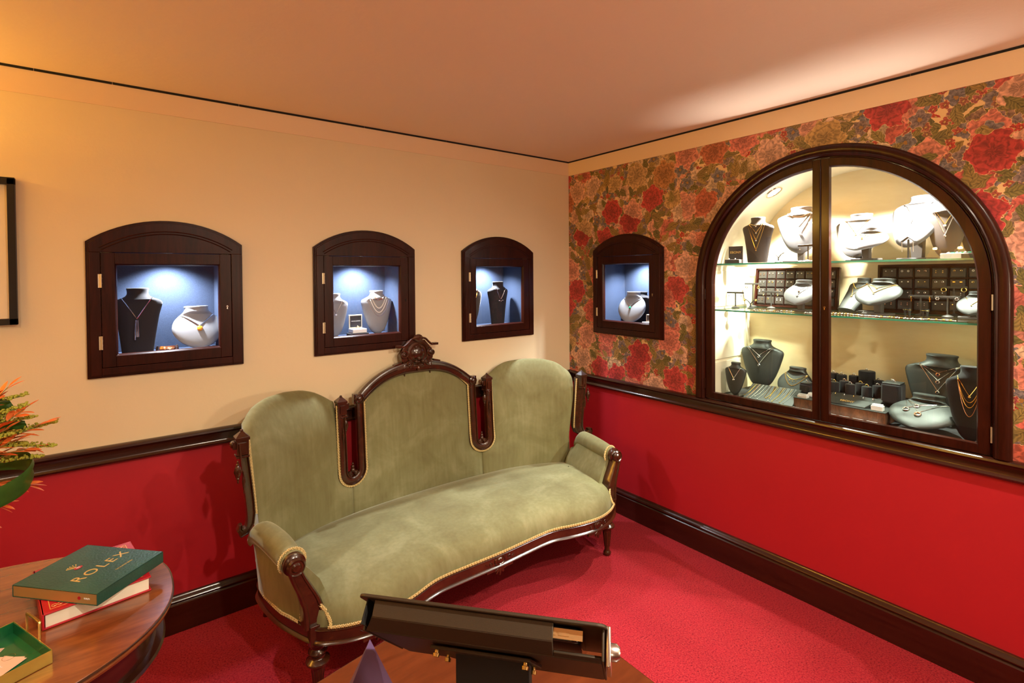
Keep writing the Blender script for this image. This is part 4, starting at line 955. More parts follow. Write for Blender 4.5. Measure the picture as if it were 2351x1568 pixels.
# legs
LP = [(.0, .0), (.016, .0), (.021, .006), (.022, .016), (.017, .024), (.0135, .032), (.0145, .05), (.0195, .11), (.0245, .148), (.026, .155), (.038, .158), (.043, .164), (.043, .170), (.036, .176), (.027, .182), (.025, .190), (.032, .196), (.035, .203), (.032, .210), (.025, .218), (.026, .226), (.034, .232), (.034, .252)]
for sg in (-1, 1):
    mb = MB().lathe(LP, 24, 0, T(sg*.802, -.782, 0))
    for k in range(10):
        a = 2*PI*k/10; mb.tube([(sg*.802+.0145*math.cos(a), -.782+.0145*math.sin(a), .05), (sg*.802+.0235*math.cos(a), -.782+.0235*math.sin(a), .142)], .0022, 5)
    mb.box(sg*.802-.036, sg*.802+.036, -.818, -.745, .245, .318)
    mb.build('leg', 'walnut', sofa, True, .002)
    MB().tube([(sg*.80, -.20, .255), (sg*.81, -.17, .12), (sg*.83, -.12, 0)], [.026, .022, .017], 10).build('leg', 'walnut', sofa)
# wooden back frame (slots and crest)
def uzsweep(mb, path, hws, off=0.006, dv=.0):
    rows = []; n = len(path)
    for i, (u, z) in enumerate(path):
        a = path[max(0, i-1)]; b = path[min(n-1, i+1)]; t = Vector((b[0]-a[0], b[1]-a[1])).normalized(); nr = Vector((-t.y, t.x)); hw = hws[i] if isinstance(hws, list) else hws
        r = []
        for q, d in ((-1, -.012), (-1, .010), (-.9, .018), (-.68, .020), (-.58, .013), (-.1, .016), (.1, .016), (.58, .013), (.68, .020), (.9, .018), (1, .010), (1, -.012)):
            uu, zz = u+nr.x*hw*q, z+nr.y*hw*q; r.append(P3(uu, vb(uu, min(zz, 1.0))+d+off+dv, zz))
        rows.append(r)
    mb.grid(rows, 0, True, False, True)
mb = MB(); hw = .0215; rr = SR-hw-.004
half = [(SU+rr+.004, .930), (SU+rr+.002, .80), (SU+rr, .70), (SU+rr, .63)]+[(SU+rr*math.cos(a), SZ+rr*math.sin(a)) for a in [-PI*k/14 for k in range(15)]]+[(SU-rr, .63), (SU-rr, .70), (SU-rr, .80), (SU-rr, .89), (SU-rr-.0, .92)]
top = []
for k in range(33):
    x = 1-2*k/32; top.append((x*.352, .932+.134*(1-abs(x)**2.5)))
path = half+top[0:]+[(-u, z) for u, z in half[::-1]]
hws = [hw]*len(half)+[.024+.010*(1-abs(1-2*k/32)) for k in range(33)]+[hw]*len(half)
uzsweep(mb, path, hws); mb.build('back_frame', 'walnut', sofa)
for sg in (-1, 1):            # outer wing posts, curling outwards at the foot
    mb = MB(); pth = [(sg*.974, .925), (sg*.968, .85), (sg*.957, .75), (sg*.948, .66), (sg*.946, .62), (sg*.952, .588), (sg*.970, .572), (sg*.990, .576), (sg*1.0, .594), (sg*.996, .610)]
    if sg < 0: pth = pth
    uzsweep(mb, pth, [.021]*6+[.018, .015, .011, .007]); mb.build('wing_post', 'walnut', sofa)
# carved ornaments
def drop(mb, u, z, k=1.0, dv=.02):
    v = vb(u, z)+dv; M = T(u, -v, z)
    mb.lathe([(0, 0), (.004*k, -.004), (.004*k, -.012), (.0075*k, -.016), (.006*k, -.02), (.009*k, -.026), (.013*k, -.042), (.012*k, -.055), (.006*k, -.068), (.0075*k, -.073), (.003*k, -.080), (.004*k, -.086), (.0, -.094)], 12, 0, M)
    for q in range(8):
        a = 2*PI*q/8; mb.tube([(u+.008*k*math.cos(a), -v+.008*k*math.sin(a), z-.026), (u+.0135*k*math.cos(a), -v+.0135*k*math.sin(a), z-.045), (u+.006*k*math.cos(a), -v+.006*k*math.sin(a), z-.068)], .0022*k, 5)
for sg in (-1, 1):
    for uu, side in ((sg*(SU+rr), -sg), (sg*.978, sg)):
        mb = MB(); v = vb(uu, .95)+.010
        mb.cb((uu, -v, .905), (.044, .046, .060)); mb.cb((uu, -v, .940), (.052, .052, .012)); mb.cb((uu, -v, .868), (.048, .050, .008))
        mb.add([(uu-.025, -v-.025, .946), (uu+.025, -v-.025, .946), (uu+.025, -v+.025, .946), (uu-.025, -v+.025, .946), (uu, -v, .972)], [(0, 1, 4), (1, 2, 4), (2, 3, 4), (3, 0, 4), (3, 2, 1, 0)])
        mb.ball((uu, -v, .968), .007, 6)
        mb.box(uu-.012, uu+.012, -v-.028, -v-.02, .885, .925)
        mb.cb((uu+side*.026, -v, .915), (.018, .030, .030)); mb.ball((uu+side*.036, -v, .918), .012, 6, sc=(.7, 1, 1.2))
        drop(mb, uu+side*.022, .862, .95, .014); mb.tube([(uu-.008, -v-.022, .872), (uu, -v-.026, .858), (uu+side*.012, -v-.016, .880)], .0025, 5)
        drop(mb, uu, .815, .45, .030)
        mb.build('post_finial', 'walnut', sofa, True, .0012)
    mb = MB(); c0 = (sg*SU, SZ-.018); v = vb(c0[0], c0[1])+.006
    for dx, dz, r_ in ((-.015, 0, .014), (.015, 0, .014), (0, .016, .013), (0, .034, .010), (0, .050, .006)): mb.ball((c0[0]+dx, -v, c0[1]+dz), r_, 7)
    for s2 in (-1, 1): spiral(mb, (c0[0]+s2*.015, -v-.012, c0[1]), .011, 1.4, .0028, sgn=s2)
    mb.build('slot_carving', 'walnut', sofa)
    u0 = sg*.360; v = vb(u0, .95)+.022
    mb = MB().lathe([(.026, 0), (.026, .006), (.020, .010), (.018, .005), (.011, .006), (.010, .013), (.004, .016), (0, .016)], 20, 0, T(u0, -v, .940) @ RX(PI/2)); mb.cb((u0+sg*.014, -v+.016, .940), (.028, .028, .05)); mb.build('corner_rosette', 'walnut', sofa)
mb = MB(); v0 = vb(0, 1.0)+.010; cz = 1.150          # crest cartouche
mb.prism([(-.045, 1.075), (.045, 1.075), (.085, 1.115), (.090, 1.15), (.070, 1.185), (.040, 1.225), (-.040, 1.225), (-.070, 1.185), (-.090, 1.15), (-.085, 1.115)], -v0-.004, -v0+.028)
mb.lathe([(.056, 0), (.058, .012), (.050, .018), (.046, .010), (.038, .010), (.030, .018), (.012, .024), (0, .025)], 28, 0, T(0, -v0, cz) @ RX(PI/2) @ SC(1, 1.15, 1))
for sg in (-1, 1):
    spiral(mb, (sg*.075, -v0-.010, 1.150), .022, 1.6, .0075, sgn=sg, a0=PI/2); mb.ball((sg*.075, -v0-.008, 1.150), .012, 7)
    spiral(mb, (sg*.048, -v0-.014, 1.095), .020, 1.4, .006, sgn=-sg, a0=-PI/2)
    mb.tube(cr([(sg*.100, -v0-.008, 1.197), (sg*.078, -v0-.014, 1.196), (sg*.055, -v0-.018, 1.215), (sg*.035, -v0-.020, 1.235), (0, -v0-.02, 1.242)], 5), [.006]*20+[.008], 6)
    mb.box(sg*.100-.012, sg*.100+.012, -v0-.018, -v0+.012, 1.190, 1.203)
    mb.ball((sg*.018, -v0-.030, 1.108), .009, 7); mb.ball((sg*.014, -v0-.024, 1.188), .0055, 6)
    drop(mb, sg*.070, 1.118, .95, .012); mb.tube(cr([(sg*.055, -v0-.010, 1.09), (sg*.02, -v0-.016, 1.072), (0, -v0-.018, 1.078)], 5), .005, 6)
    mb.prism([(sg*.09, 1.092), (sg*.125, 1.086), (sg*.125, 1.098), (sg*.09, 1.108)], -v0-.012, -v0+.02)
for k in range(9):
    a = math.radians(30+k*15); L_ = .030+.008*math.sin(PI*k/8)
    mb.tube([(0, -v0-.016, 1.222), (math.cos(a)*L_*.6, -v0-.018, 1.222+math.sin(a)*L_*.6), (math.cos(a)*L_, -v0-.012, 1.222+math.sin(a)*L_)], [.005, .0075, .004], 6)
mb.ball((0, -v0-.022, 1.125), .012, 7); mb.ball((0, -v0-.018, 1.065), .010, 7, sc=(1, .8, 1.6))
mb.v = [(x*1.16, y, z-.010) for x, y, z in mb.v]; mb.build('crest_carving', 'walnut', sofa, True)
mb = MB()   # incised line on the crest rail
for sg in (-1, 1):
    mb.tube([(sg*x, -(vb(x, 1)+.026), .937+.134*(1-(x/.352)**2.5)) for x in [.13+.02*k for k in range(9)]], .0015, 5)
mb.build('crest_beading', 'walnut', sofa)
# arms
def outline_u(v):
    c = [p for p in OL if p.x > 0]; return min(c, key=lambda p: abs(p.y-v)+(0 if p.x > .8 else 9)).x
for sg in (-1, 1):
    rows = []; NV = 16
    for k in range(NV+1):
        t = k/NV; v = .425+.330*t; uc = .932-.054*t-.006*math.sin(PI*t); sh_ = max(0, 1-t/.22)**2; zc = .562-.019*t-.045*sh_+.008*math.sin(PI*t); r_ = (.042+.006*math.sin(PI*t))*(1-.22*sh_)
        uo = .925-.080*max(0, (t-.1)/.9)**1.6; ui = uc-.115; ins = -.012*math.sin(PI*t)
        prof = [(uo, .306), (uo+.004, .36), (uo+.010, .43), (uc+.010, .50)]
        for a in range(-50, 211, 20): prof.append((uc+r_*math.cos(math.radians(a)), zc+r_*math.sin(math.radians(a))))
        prof += [(uc-.058, .50), (ui+.02, .45), (ui, .40), (ui, .31)]
        rows.append([(sg*u, -v, z) for u, z in prof])
    MB().grid(rows, 0, True, False, True).build('arm_pad', 'velvet', sofa)
    mb = MB(); pth = [(.815, .310), (.818, .35), (.828, .40), (.848, .45), (.864, .485), (.875, .515), (.881, .538), (.887, .552)]; hs = [.040, .038, .033, .027, .025, .023, .021, .018]
    pp = cr([Vector((a, b, 0)) for a, b in pth], 4); hh = [interp(i/4, list(enumerate(hs))) for i in range(len(pp))]
    rows = []
    for i, p in enumerate(pp):
        a = pp[max(0, i-1)]; b = pp[min(len(pp)-1, i+1)]; t = (b-a).normalized(); nx, nz = -t.y, t.x
        y0 = -.752; y1 = -.800-.012*(1-i/len(pp)); h_ = hh[i]
        rows.append([(sg*(p.x+nx*h_*q), y, p.y+nz*h_*q) for q, y in ((-1, y0), (-1, y1+.006), (-.85, y1), (-.6, y1), (-.5, y1+.005), (.5, y1+.005), (.6, y1), (.85, y1), (1, y1+.006), (1, y0))])
    mb.grid(rows, 0, True, False, True)
    mb.build('arm_stile', 'walnut', sofa)
    mb = MB().lathe([(.0, -.028), (.034, -.028), (.040, -.020), (.036, -.012), (.040, -.004), (.040, .004), (.030, .008), (.026, .012), (.032, .018), (.034, .026), (.028, .034), (.024, .030), (.018, .030), (.012, .036), (0, .037)], 24, 0, T(sg*.878, -.772, .545) @ RX(PI/2))
    mb.build('arm_scroll', 'walnut', sofa)
# gimp braid
def braid(pts, name='braid', amp=.0046, r=.0026, per=.0135, nrm=None):
    P = [Vector(p) for p in pts]; d = [0]
    for a, b in zip(P, P[1:]): d.append(d[-1]+(b-a).length)
    n = int(d[-1]/per*6); out = [[], []]; j = 0
    for i in range(n+1):
        s_ = d[-1]*i/n
        while j < len(P)-2 and d[j+1] < s_: j += 1
        f = (s_-d[j])/max(1e-9, d[j+1]-d[j]); p = P[j].lerp(P[j+1], f); t = (P[j+1]-P[j]).normalized()
        up = Vector(nrm) if nrm else Vector((0, -1, 0)); b = t.cross(up); b.normalize(); up = b.cross(t)
        for q in (0, 1):
            a = 2*PI*s_/per+q*PI; out[q].append(p+b*amp*math.cos(a)+up*amp*.45*math.sin(2*a)*(1 if q else -1))
    mb = MB()
    for o_ in out: mb.tube(o_, r, 4)
    mb.build(name, 'gimp', sofa)
def bp(u, z, d=.014): return P3(u, vb(u, min(z, 1.0))+d, z)
b1 = [bp(SU+SR-.001, .925)]+[bp(SU+SR, z) for z in (.85, .76, .68, .62)]+[bp(SU+SR*math.cos(a), SZ+SR*math.sin(a), .018) for a in [-PI*k/16 for k in range(17)]]+[bp(SU-SR, z) for z in (.62, .68, .76, .85, .905)]
ct = [bp(x*.332, .915+.124*(1-abs(x)**3.1)) for x in [1-2*k/40 for k in range(41)]]
braid(b1+ct+[Vector((-p[0], p[1], p[2])) for p in b1[::-1]])
for sg in (-1, 1):
    braid([bp(sg*(.950-.024*(.92-z)/.3), z, .022) for z in (.92, .85, .78, .72, .67, .63)]+[bp(sg*.926, .61, .022)])
    braid([(sg*.888, -.748, .505), (sg*.872, -.748, .46), (sg*.855, -.748, .41), (sg*.850, -.748, .36), (sg*.852, -.748, .312)], nrm=(sg, 0, 0))
    braid([(sg*outline_u(v)*1.004, -v, .311) for v in (.74, .70, .65, .6, .55, .5, .45)], nrm=(sg, 0, 0))
    braid([(sg*.800, -.806, .385), (sg*.782, -.822, .36), (sg*.775, -.845, .330), (sg*.778, -.858, .316)])
    th = [math.radians(a) for a in range(-40, 221, 20)]
    braid([(sg*(.877+.046*math.cos(a)), -.742, .543+.046*math.sin(a)) for a in th], nrm=(0, -1, 0))
fr = sorted([p for p in OL if p.y > .78 and abs(p.x) < .79], key=lambda p: p.x)
braid([P3(p.x, p.y+.003, .314) for p in fr])
MB().tube([P3(sg_*.410, vb(.41, z)+.001, z) for sg_, z in ((1, .485), (1, .45), (1, .42))], .0015, 5).tube([P3(-.410, vb(.41, z)+.001, z) for z in (.485, .45, .42)], .0015, 5).build('seam', 'velvet', sofa)
# ------------------------------------------------------------------ oval table at the left and what lies on it
TZ = .75
def sup(a, b, n, N=96, s=1.0):
    out = []
    for k in range(N):
        t = 2*PI*k/N; c_, s_ = math.cos(t), math.sin(t)
        out.append((a*s*math.copysign(abs(c_)**(2/n), c_), b*s*math.copysign(abs(s_)**(2/n), s_)))
    return out
def ring_rows(specs, a, b, n):
    rows = []
    for ins, z in specs: rows.append([(x*(a-ins)/a, y*(b-ins)/b, z) for x, y in sup(a, b, n)])
    return rows
t = thing('oval_table', 'oval polished mahogany table at the left edge, carrying books and a green tray', 'table', T(-3.113, -1.035, 0))
a_, b_, n_ = .60, .392, 2.35
MB().grid(ring_rows([(.03, TZ-.026), (.012, TZ-.024), (.002, TZ-.018), (.0, TZ-.012), (.004, TZ-.008), (.0, TZ-.004), (.003, TZ), (.02, TZ)], a_, b_, n_), 0, True, False, True).build('tabletop', 'table', t)
MB().grid(ring_rows([(.045, TZ-.12), (.024, TZ-.118), (.020, TZ-.112), (.024, TZ-.106), (.040, TZ-.104), (.040, TZ-.026)], a_, b_, n_), 0, True, False, True).build('apron', 'trimw', t)
mb = MB().tube([(x*(a_-.001)/a_, y*(b_-.001)/b_, TZ-.004) for x, y in sup(a_, b_, n_)], .0028, 6, closed=True); mb.build('edge_bead', 'walnut', t)  # thin darker bead round the tabletop edge
mb = MB().grid(ring_rows([(.075, TZ+.0002), (.0765, TZ+.0002)], a_, b_, n_), 0, True); mb.build('inlay_line', 'goldline' if 'goldline' in MT else 'table', t)
for x in (-.42, .42):
    for y in (-.24, .24):
        MB().lathe([(.012, 0), (.02, .01), (.016, .05), (.026, .30), (.030, .52), (.024, .56), (.034, .58), (.034, .64)], 16, 0, T(x, y, 0)).build('leg', 'trimw', t)
# red book
A = math.radians
def quadM(ax, ay, bx, by, z):  # frame with origin A and x axis towards B
    return T(ax, ay, z) @ RZ(math.atan2(by-ay, bx-ax))
RB = quadM(-2.776, -1.096, -2.562, -1.062, TZ+.001)
rb = thing('book', 'thick red cloth book with gilt border lying under the green box', 'book', RB)
BW, BD, BH = .216, .265, .038
mb = MB(); mb.box(0, BW, 0, BD, 0, .0035); mb.box(0, BW, 0, BD, BH-.0035, BH); mb.build('cover', 'redbook', rb, True, .001)
MB().box(-.0005, .004, 0, BD, 0, BH).build('spine', 'redbook', rb, True, .001)
MB().box(.006, BW-.005, .005, BD-.005, .0035, BH-.0035).build('page_block', 'bone', rb)
mb = MB(); z = BH+.0003
for (x0, y0, x1, y1) in ((.015, .015, BW-.015, .0165), (.015, BD-.0165, BW-.015, BD-.015), (.015, .015, .0165, BD-.015), (BW-.0165, .015, BW-.015, BD-.015)): mb.box(x0, x1, y0, y1, BH, z)
for cx, cy in ((.035, .03), (BW-.035, .03), (BW-.035, BD-.03), (.035, BD-.03)):
    mb2 = []
    for q in range(3): mb.torus((cx+(q-1)*.011, cy, z), .005, .0007, 12, 4)
mb.build('gilt_border', 'goldink', rb)
# green box
GB = quadM(-2.673, -1.135, -2.532, -1.001, TZ+.0395)
gb = thing('box_set', 'dark green leather-grain slipcase with gold lettering on top of the red book', 'boxed book', GB)
GW, GD, GH = .194, .248, .030
mb = MB(); mb.box(.0, GW, 0, GD, 0, .002).box(0, GW, 0, GD, GH-.002, GH).box(0, GW, 0, .002, 0, GH).box(0, GW, GD-.002, GD, 0, GH).box(GW-.002, GW, 0, GD, 0, GH); mb.build('slipcase', 'greenbox', gb, True, .0008)
sp = MB().box(.0008, .02, .0025, GD-.0025, .0025, GH-.0025).build('gold_spine', 'goldcard', gb)
MB().lathe([(0, .0005), (.012, .0005), (.012, -.0005)], 16, 0, T(.0, .0, 0)).box(0, 0, 0, 0, 0, 0)
FT = lambda x, y: T(x, y, GH+.0003)
text_mesh('lettering', 'ROLEX', .040, 'goldink', FT(GW*.54, GD*.42), gb, space=1.25, sx=1.0)
text_mesh('small_lettering', 'THE WATCH BOOK', .0055, 'goldink', FT(GW*.62, GD*.20), gb)
mb = MB()
for k in range(5):
    a = A(50+k*20); mb.tube([(GW*.45, GD*.655, GH+.0005), (GW*.45+math.cos(a)*.018, GD*.655+math.sin(a)*.018, GH+.0005)], .0008, 4); mb.ball((GW*.45+math.cos(a)*.019, GD*.655+math.sin(a)*.019, GH+.0005), .0016, 5)
mb.build('crown_emblem', 'goldink', gb)
MB().lathe([(0, .0006), (.0085, .0006), (.0085, 0)], 20, 0, FT(GW*.45+.002, GD*.635) @ SC(1.2, .8, 1)).build('seal', 'redbook', gb)
text_mesh('seal_lettering', '90', .009, 'white', FT(GW*.45+.002, GD*.635) @ T(0, 0, .0006), gb)
MB().lathe([(0, .0006), (.0042, .0006), (.0042, 0)], 16, 0, T(.0006, .052, GH*.5) @ RY(-PI/2)).build('spine_seal', 'redbook', gb)
text_mesh('spine_lettering', 'ROLEX', .0055, 'white', T(.0004, .030, GH*.5) @ RZ(-PI/2) @ RX(PI/2), gb)
# green tray
TR = T(-2.905, -1.245, TZ+.001) @ RZ(A(-65.7))
# tray axes: local x runs along the handle end, local y along the long side
e0 = Vector((-2.828, -1.062)); e1 = Vector((-2.746, -1.243)); dx = (e1-e0).normalized(); ang = math.atan2(dx.y, dx.x)
TR = T(e0.x, e0.y, TZ+.001) @ RZ(ang)
tw, tl, th_ = (e1-e0).length, .30, .028
tr = thing('tray', 'green enamelled tray with gold outside and wire handle holding pale cards', 'tray', TR)
def shell(ins, z0, z1, mat, nm):
    mb = MB(); w0, w1, l0, l1 = 0+ins, tw-ins, -tl+ins, 0-ins; k = .0012
    mb.box(w0, w1, l0, l1, z0, z0+k); mb.box(w0, w0+k, l0, l1, z0, z1); mb.box(w1-k, w1, l0, l1, z0, z1); mb.box(w0, w1, l0, l0+k, z0, z1); mb.box(w0, w1, l1-k, l1, z0, z1)
    return mb.build(nm, mat, tr, False)
shell(0, 0, th_, 'trayo', 'outer_shell'); shell(.0013, .0013, th_-.0008, 'trayg', 'enamel_lining')
for yy in (.0018, -tl-.0018):
    q = cr([(tw*.34, yy, .012), (tw*.34, yy, .060), (tw*.345, yy, .066), (tw*.5, yy, .068), (tw*.655, yy, .066), (tw*.66, yy, .060), (tw*.66, yy, .012)], 4)
    MB().tube(q, .0028, 8).build('handle', 'brass', tr)
rnd = random.Random(5)
def card(x, y, rz, k, lb, txt=True):
    M = TR @ T(x, y, .003+k*.0013) @ RZ(A(rz)); o = MB().box(-.045, .045, -.0275, .0275, 0, .0006).build('card', 'pink', M=M); tag(o, lb, 'card')
    if txt:
        text_mesh('lettering', 'EBONY', .014, 'white', T(-.004, 0, .0008), o, depth=.0001)
        MB().torus((.042, .014, .0007), .011, .0004, 20, 4).build('ring_motif', 'rose', o)
    else: o['group'] = 'cards fanned under the lettered ones'
    return o
for k in range(4): card(.060-.003*k, -.085-.004*k, 118+4*(3-k), k, 'pale pink card fanned beneath the far lettered card' if k < 3 else 'pale pink lettered card at the far side of the green tray', k == 3)
for k in range(2): card(.130-.004*(1-k), -.075, 112+8*(1-k), k, 'pale pink card fanned beneath the near lettered card' if k < 1 else 'pale pink lettered card at the near side of the green tray', k == 1)

# ------------------------------------------------------------------ flowers
v0 = Vector((-3.12, -.86, TZ))
vz = thing('flower_arrangement', 'arrangement of orange leaf sprays, goldenrod and broad green leaves at the left edge', 'flowers', T(v0.x, v0.y, 0))
MB().lathe([(.0, TZ+.001), (.055, TZ+.001), (.075, TZ+.05), (.08, TZ+.10), (.06, TZ+.16), (.045, TZ+.19), (.052, TZ+.20), (.044, TZ+.195), (0, TZ+.18)], 24).build('vase', 'trayg', vz)
def leafblade(mb, p, d, up, L_, w_):
    d = d.normalized(); s_ = d.cross(up).normalized(); n_ = s_.cross(d); rows = []
    for k in range(6):
        t = k/5; ww = w_*math.sin(PI*min(1, t*.95+.03))**.8; c_ = p+d*L_*t+n_*(-.12*L_*t*t)
        rows.append([c_-s_*ww+n_*.1*ww, c_, c_+s_*ww+n_*.1*ww])
    mb.grid(rows)
def spray(tip, bend, mat, nm, nl=10, L_=.05, w_=.008, lastspan=.6):
    tip = Vector(tip)-Vector((v0.x, v0.y, 0))+(Vector((.030, 0, .050)) if tip[2] > .95 else Vector((-.005, 0, .080))); base = Vector((0, 0, TZ+.19)); mid = (base+tip)/2+Vector(bend)
    pts = cr([base, mid, tip], 10); mb = MB().tube(pts, [.0022-.0014*i/len(pts) for i in range(len(pts))], 5, mi=1)
    n = len(pts)
    for k in range(nl*2):
        i = int(n*(1-lastspan)+(n*lastspan-1)*(k/(nl*2))); i = min(i, n-2); t = (pts[i+1]-pts[i]).normalized(); sd = t.cross(Vector((0, 0, 1))).normalized()*(1 if k % 2 else -1)
        d = t*.75+sd*.55+Vector((rnd.uniform(-.15, .15), rnd.uniform(-.15, .15), rnd.uniform(-.45, .35)))
        leafblade(mb, pts[i], d, Vector((rnd.uniform(-.4, .4), rnd.uniform(-.4, .4), 1)), L_*rnd.uniform(.75, 1.1), w_)
    leafblade(mb, pts[-1], pts[-1]-pts[-2], Vector((0, 0, 1)), L_*.8, w_)
    mb.build(nm, [mat, 'stem'], vz)
def buds(tip, bend, nm='goldenrod_spray'):
    tip = Vector(tip)-Vector((v0.x, v0.y, 0))+Vector((.030, 0, .045)); base = Vector((0, 0, TZ+.19)); mid = (base+tip)/2+Vector(bend); pts = cr([base, mid, tip], 12)
    mb = MB().tube(pts, .0018, 5, mi=1); n = len(pts)
    for k in range(150):
        f = .45+.55*(k/150); i = min(int(n*f), n-2); R_ = .016*(1-f)*1.6+.004
        q = pts[i].lerp(pts[i+1], rnd.random())+Vector((rnd.gauss(0, R_*.6), rnd.gauss(0, R_*.6), abs(rnd.gauss(0, R_*.6))))
        mb.ball(q, rnd.uniform(.0022, .0042), 4)
    mb.build(nm, ['yel', 'stem'], vz)
Y = -.76
for tip, bend in (((-2.845, Y, 1.150), (-.02, 0, .10)), ((-2.80, Y+.02, 1.125), (0, 0, .07)), ((-2.86, Y-.02, 1.19), (-.02, 0, .08)), ((-2.90, Y, 1.165), (0, .02, .06)), ((-2.83, Y-.02, 1.04), (0, 0, .07))): buds(tip, bend)
buds((-2.805, Y, 1.06), (0, 0, .10)); buds((-2.862, Y+.01, 1.215), (-.03, 0, .10)); buds((-2.90, Y-.03, 1.10), (0, 0, .06)); buds((-2.90, Y-.02, 1.05), (0, 0, .05))
for tip, bend, n in (((-2.865, Y-.02, 1.175), (0, 0, .02), 7), ((-2.825, Y, 1.125), (0, 0, .05), 8), ((-2.845, Y-.02, 1.065), (0, -.02, .07), 7), ((-2.90, Y, 1.09), (0, 0, .06), 8), ((-2.822, Y, .925), (.0, 0, .065), 9), ((-2.88, Y-.02, .895), (.0, 0, .02), 7), ((-2.915, Y, .835), (0, 0, .02), 5), ((-2.90, Y+.02, 1.235), (0, 0, .02), 6)):
    spray(tip, bend, 'orange', 'orange_leaf_spray', n, .047, .0082, .45)
for tip, bend, n in (((-2.93, Y-.03, 1.215), (0, 0, .04), 8), ((-2.90, Y-.04, 1.13), (0, -.02, .03), 8), ((-2.875, Y-.05, 1.10), (0, -.02, .05), 7), ((-2.93, Y, 1.04), (0, 0, .04), 7), ((-2.95, Y-.05, 1.17), (0, 0, .05), 8)):
    spray(tip, bend, 'orange', 'orange_leaf_spray', n, .045, .0085, .48)
for tip, bend in (((-2.885, Y-.05, 1.125), (0, 0, .05)), ((-2.93, Y-.04, 1.24), (0, 0, .03)), ((-2.95, Y-.05, 1.07), (0, 0, .05)), ((-2.86, Y-.03, 1.085), (0, 0, .08))): buds(tip, bend)
def bigleaf(pts, w_):
    P = cr([Vector(p)-Vector((v0.x, v0.y, 0))+Vector((.035, 0, .065)) for p in pts], 8); rows = []; m = len(P)
    for i, p in enumerate(P):
        t = (P[min(m-1, i+1)]-P[max(0, i-1)]).normalized(); s_ = Vector((0.05, -.25, 1)); s_ = (s_-t*s_.dot(t)).normalized(); ww = w_*math.sin(PI*(.08+.88*i/(m-1)))**.6
        rows.append([p-s_*ww, p-s_*ww*.5+t.cross(s_)*.004, p, p+s_*ww*.5+t.cross(s_)*.004, p+s_*ww])
    MB().grid(rows).build('broad_leaf', 'leaf', vz)
bigleaf([(-3.10, Y-.10, .925), (-2.98, Y-.11, .935), (-2.905, Y-.085, .95), (-2.865, Y-.03, .965), (-2.862, Y+.03, .985), (-2.90, Y+.08, .995), (-3.0, Y+.10, .99), (-3.10, Y+.09, .97)], .034)
bigleaf([(-3.08, Y, 1.0), (-2.98, Y, 1.13), (-2.90, Y+.02, 1.175)], .040); bigleaf([(-3.08, Y, .98), (-2.97, Y+.03, 1.08), (-2.87, Y+.02, 1.11)], .034)

# ------------------------------------------------------------------ framed picture at the left
t = thing('framed_picture', 'black-framed picture cut by the left edge of the photo', 'picture', T(-3.28, -.001, 1.69))
fw, fh = .348, .279
mb = MB(); b_ = .030
mb.box(-fw, fw, -.028, -.001, fh-b_*.8, fh+.003).box(-fw, fw, -.028, -.001, -fh, -fh+b_*.8).box(-fw, -fw+.022, -.028, -.001, -fh, fh).box(fw-.022, fw, -.028, -.001, -fh, fh); mb.build('frame', 'black', t, True, .001)
MB().box(-fw+.02, fw-.02, -.010, -.002, -fh+.02, fh-.02).build('mount', 'paperw', t, False)

# ------------------------------------------------------------------ counter with tablet stand in the foreground
DZ = .92
t = thing('counter', 'angular reddish wooden counter top in the foreground under the tablet', 'counter', T(0, 0, 0))
poly = [(-2.62, -1.915), (-2.228, -1.845), (-1.930, -2.118), (-1.932, -2.50), (-2.30, -2.62), (-2.62, -2.35)]
MB().prismz(poly, DZ-.028, DZ).build('counter_top', 'desk', t, True, .003)
MB().prismz([(x*.93+(-2.25)*.07, y*.93+(-2.2)*.07) for x, y in poly], .06, DZ-.028).build('carcass', 'trimw', t); MB().prismz([(x*.88+(-2.25)*.12, y*.88+(-2.2)*.12) for x, y in poly], 0, .06).build('plinth', 'trimw', t)
MB().prism([(0, 0), (1, 0), (1, 1), (0, 1)], 0, 0)
# tablet in its case: long axis a, up axis b, normal n
pA = Vector((-2.390, -2.119, 1.200)); pB = Vector((-2.192, -2.346, 1.200))
ax = (pB-pA).normalized(); away = Vector((0, 0, 1)).cross(ax).normalized()
if away.dot(Vector((.607, .794, 0))) < 0: away = -away
el = A(47); nrm = (away*math.cos(el)+Vector((0, 0, 1))*math.sin(el)).normalized(); up = nrm.cross(ax); 
if up.z < 0: up = -up
nrm = ax.cross(up)*(-1) if ax.cross(up).dot(nrm) < 0 else ax.cross(up)
FM = Matrix((ax, up, nrm)).transposed().to_4x4(); FM.translation = pA
LW, LH = (pB-pA).length, .205
def rrect(w0, w1, h0, h1, r, n=5):
    out = []
    for cx, cy, a0 in ((w1-r, h1-r, 0), (w0+r, h1-r, 90), (w0+r, h0+r, 180), (w1-r, h0+r, 270)):
        for k in range(n+1): a = A(a0+90*k/n); out.append((cx+r*math.cos(a), cy+r*math.sin(a)))
    return out
ts = thing('tablet_stand', 'bronze metal point-of-sale tablet stand seen from behind on the counter', 'tablet stand', I4())
MB().prismz(rrect(0, LW, -LH, 0, .012), -.004, 0, 0, FM).build('face_plate', 'graybrown', ts, True, .0012)
mb = MB(); r0 = rrect(.012, LW-.006, -LH+.004, -.006, .008); r1 = rrect(.012, LW-.006, -LH+.004, -.010, .006); r2 = rrect(.030, LW-.010, -LH+.02, -.034, .006)
def L3(q, z): return [FM @ Vector((x, y, z)) for x, y in q]
notch = .238
mb = MB()
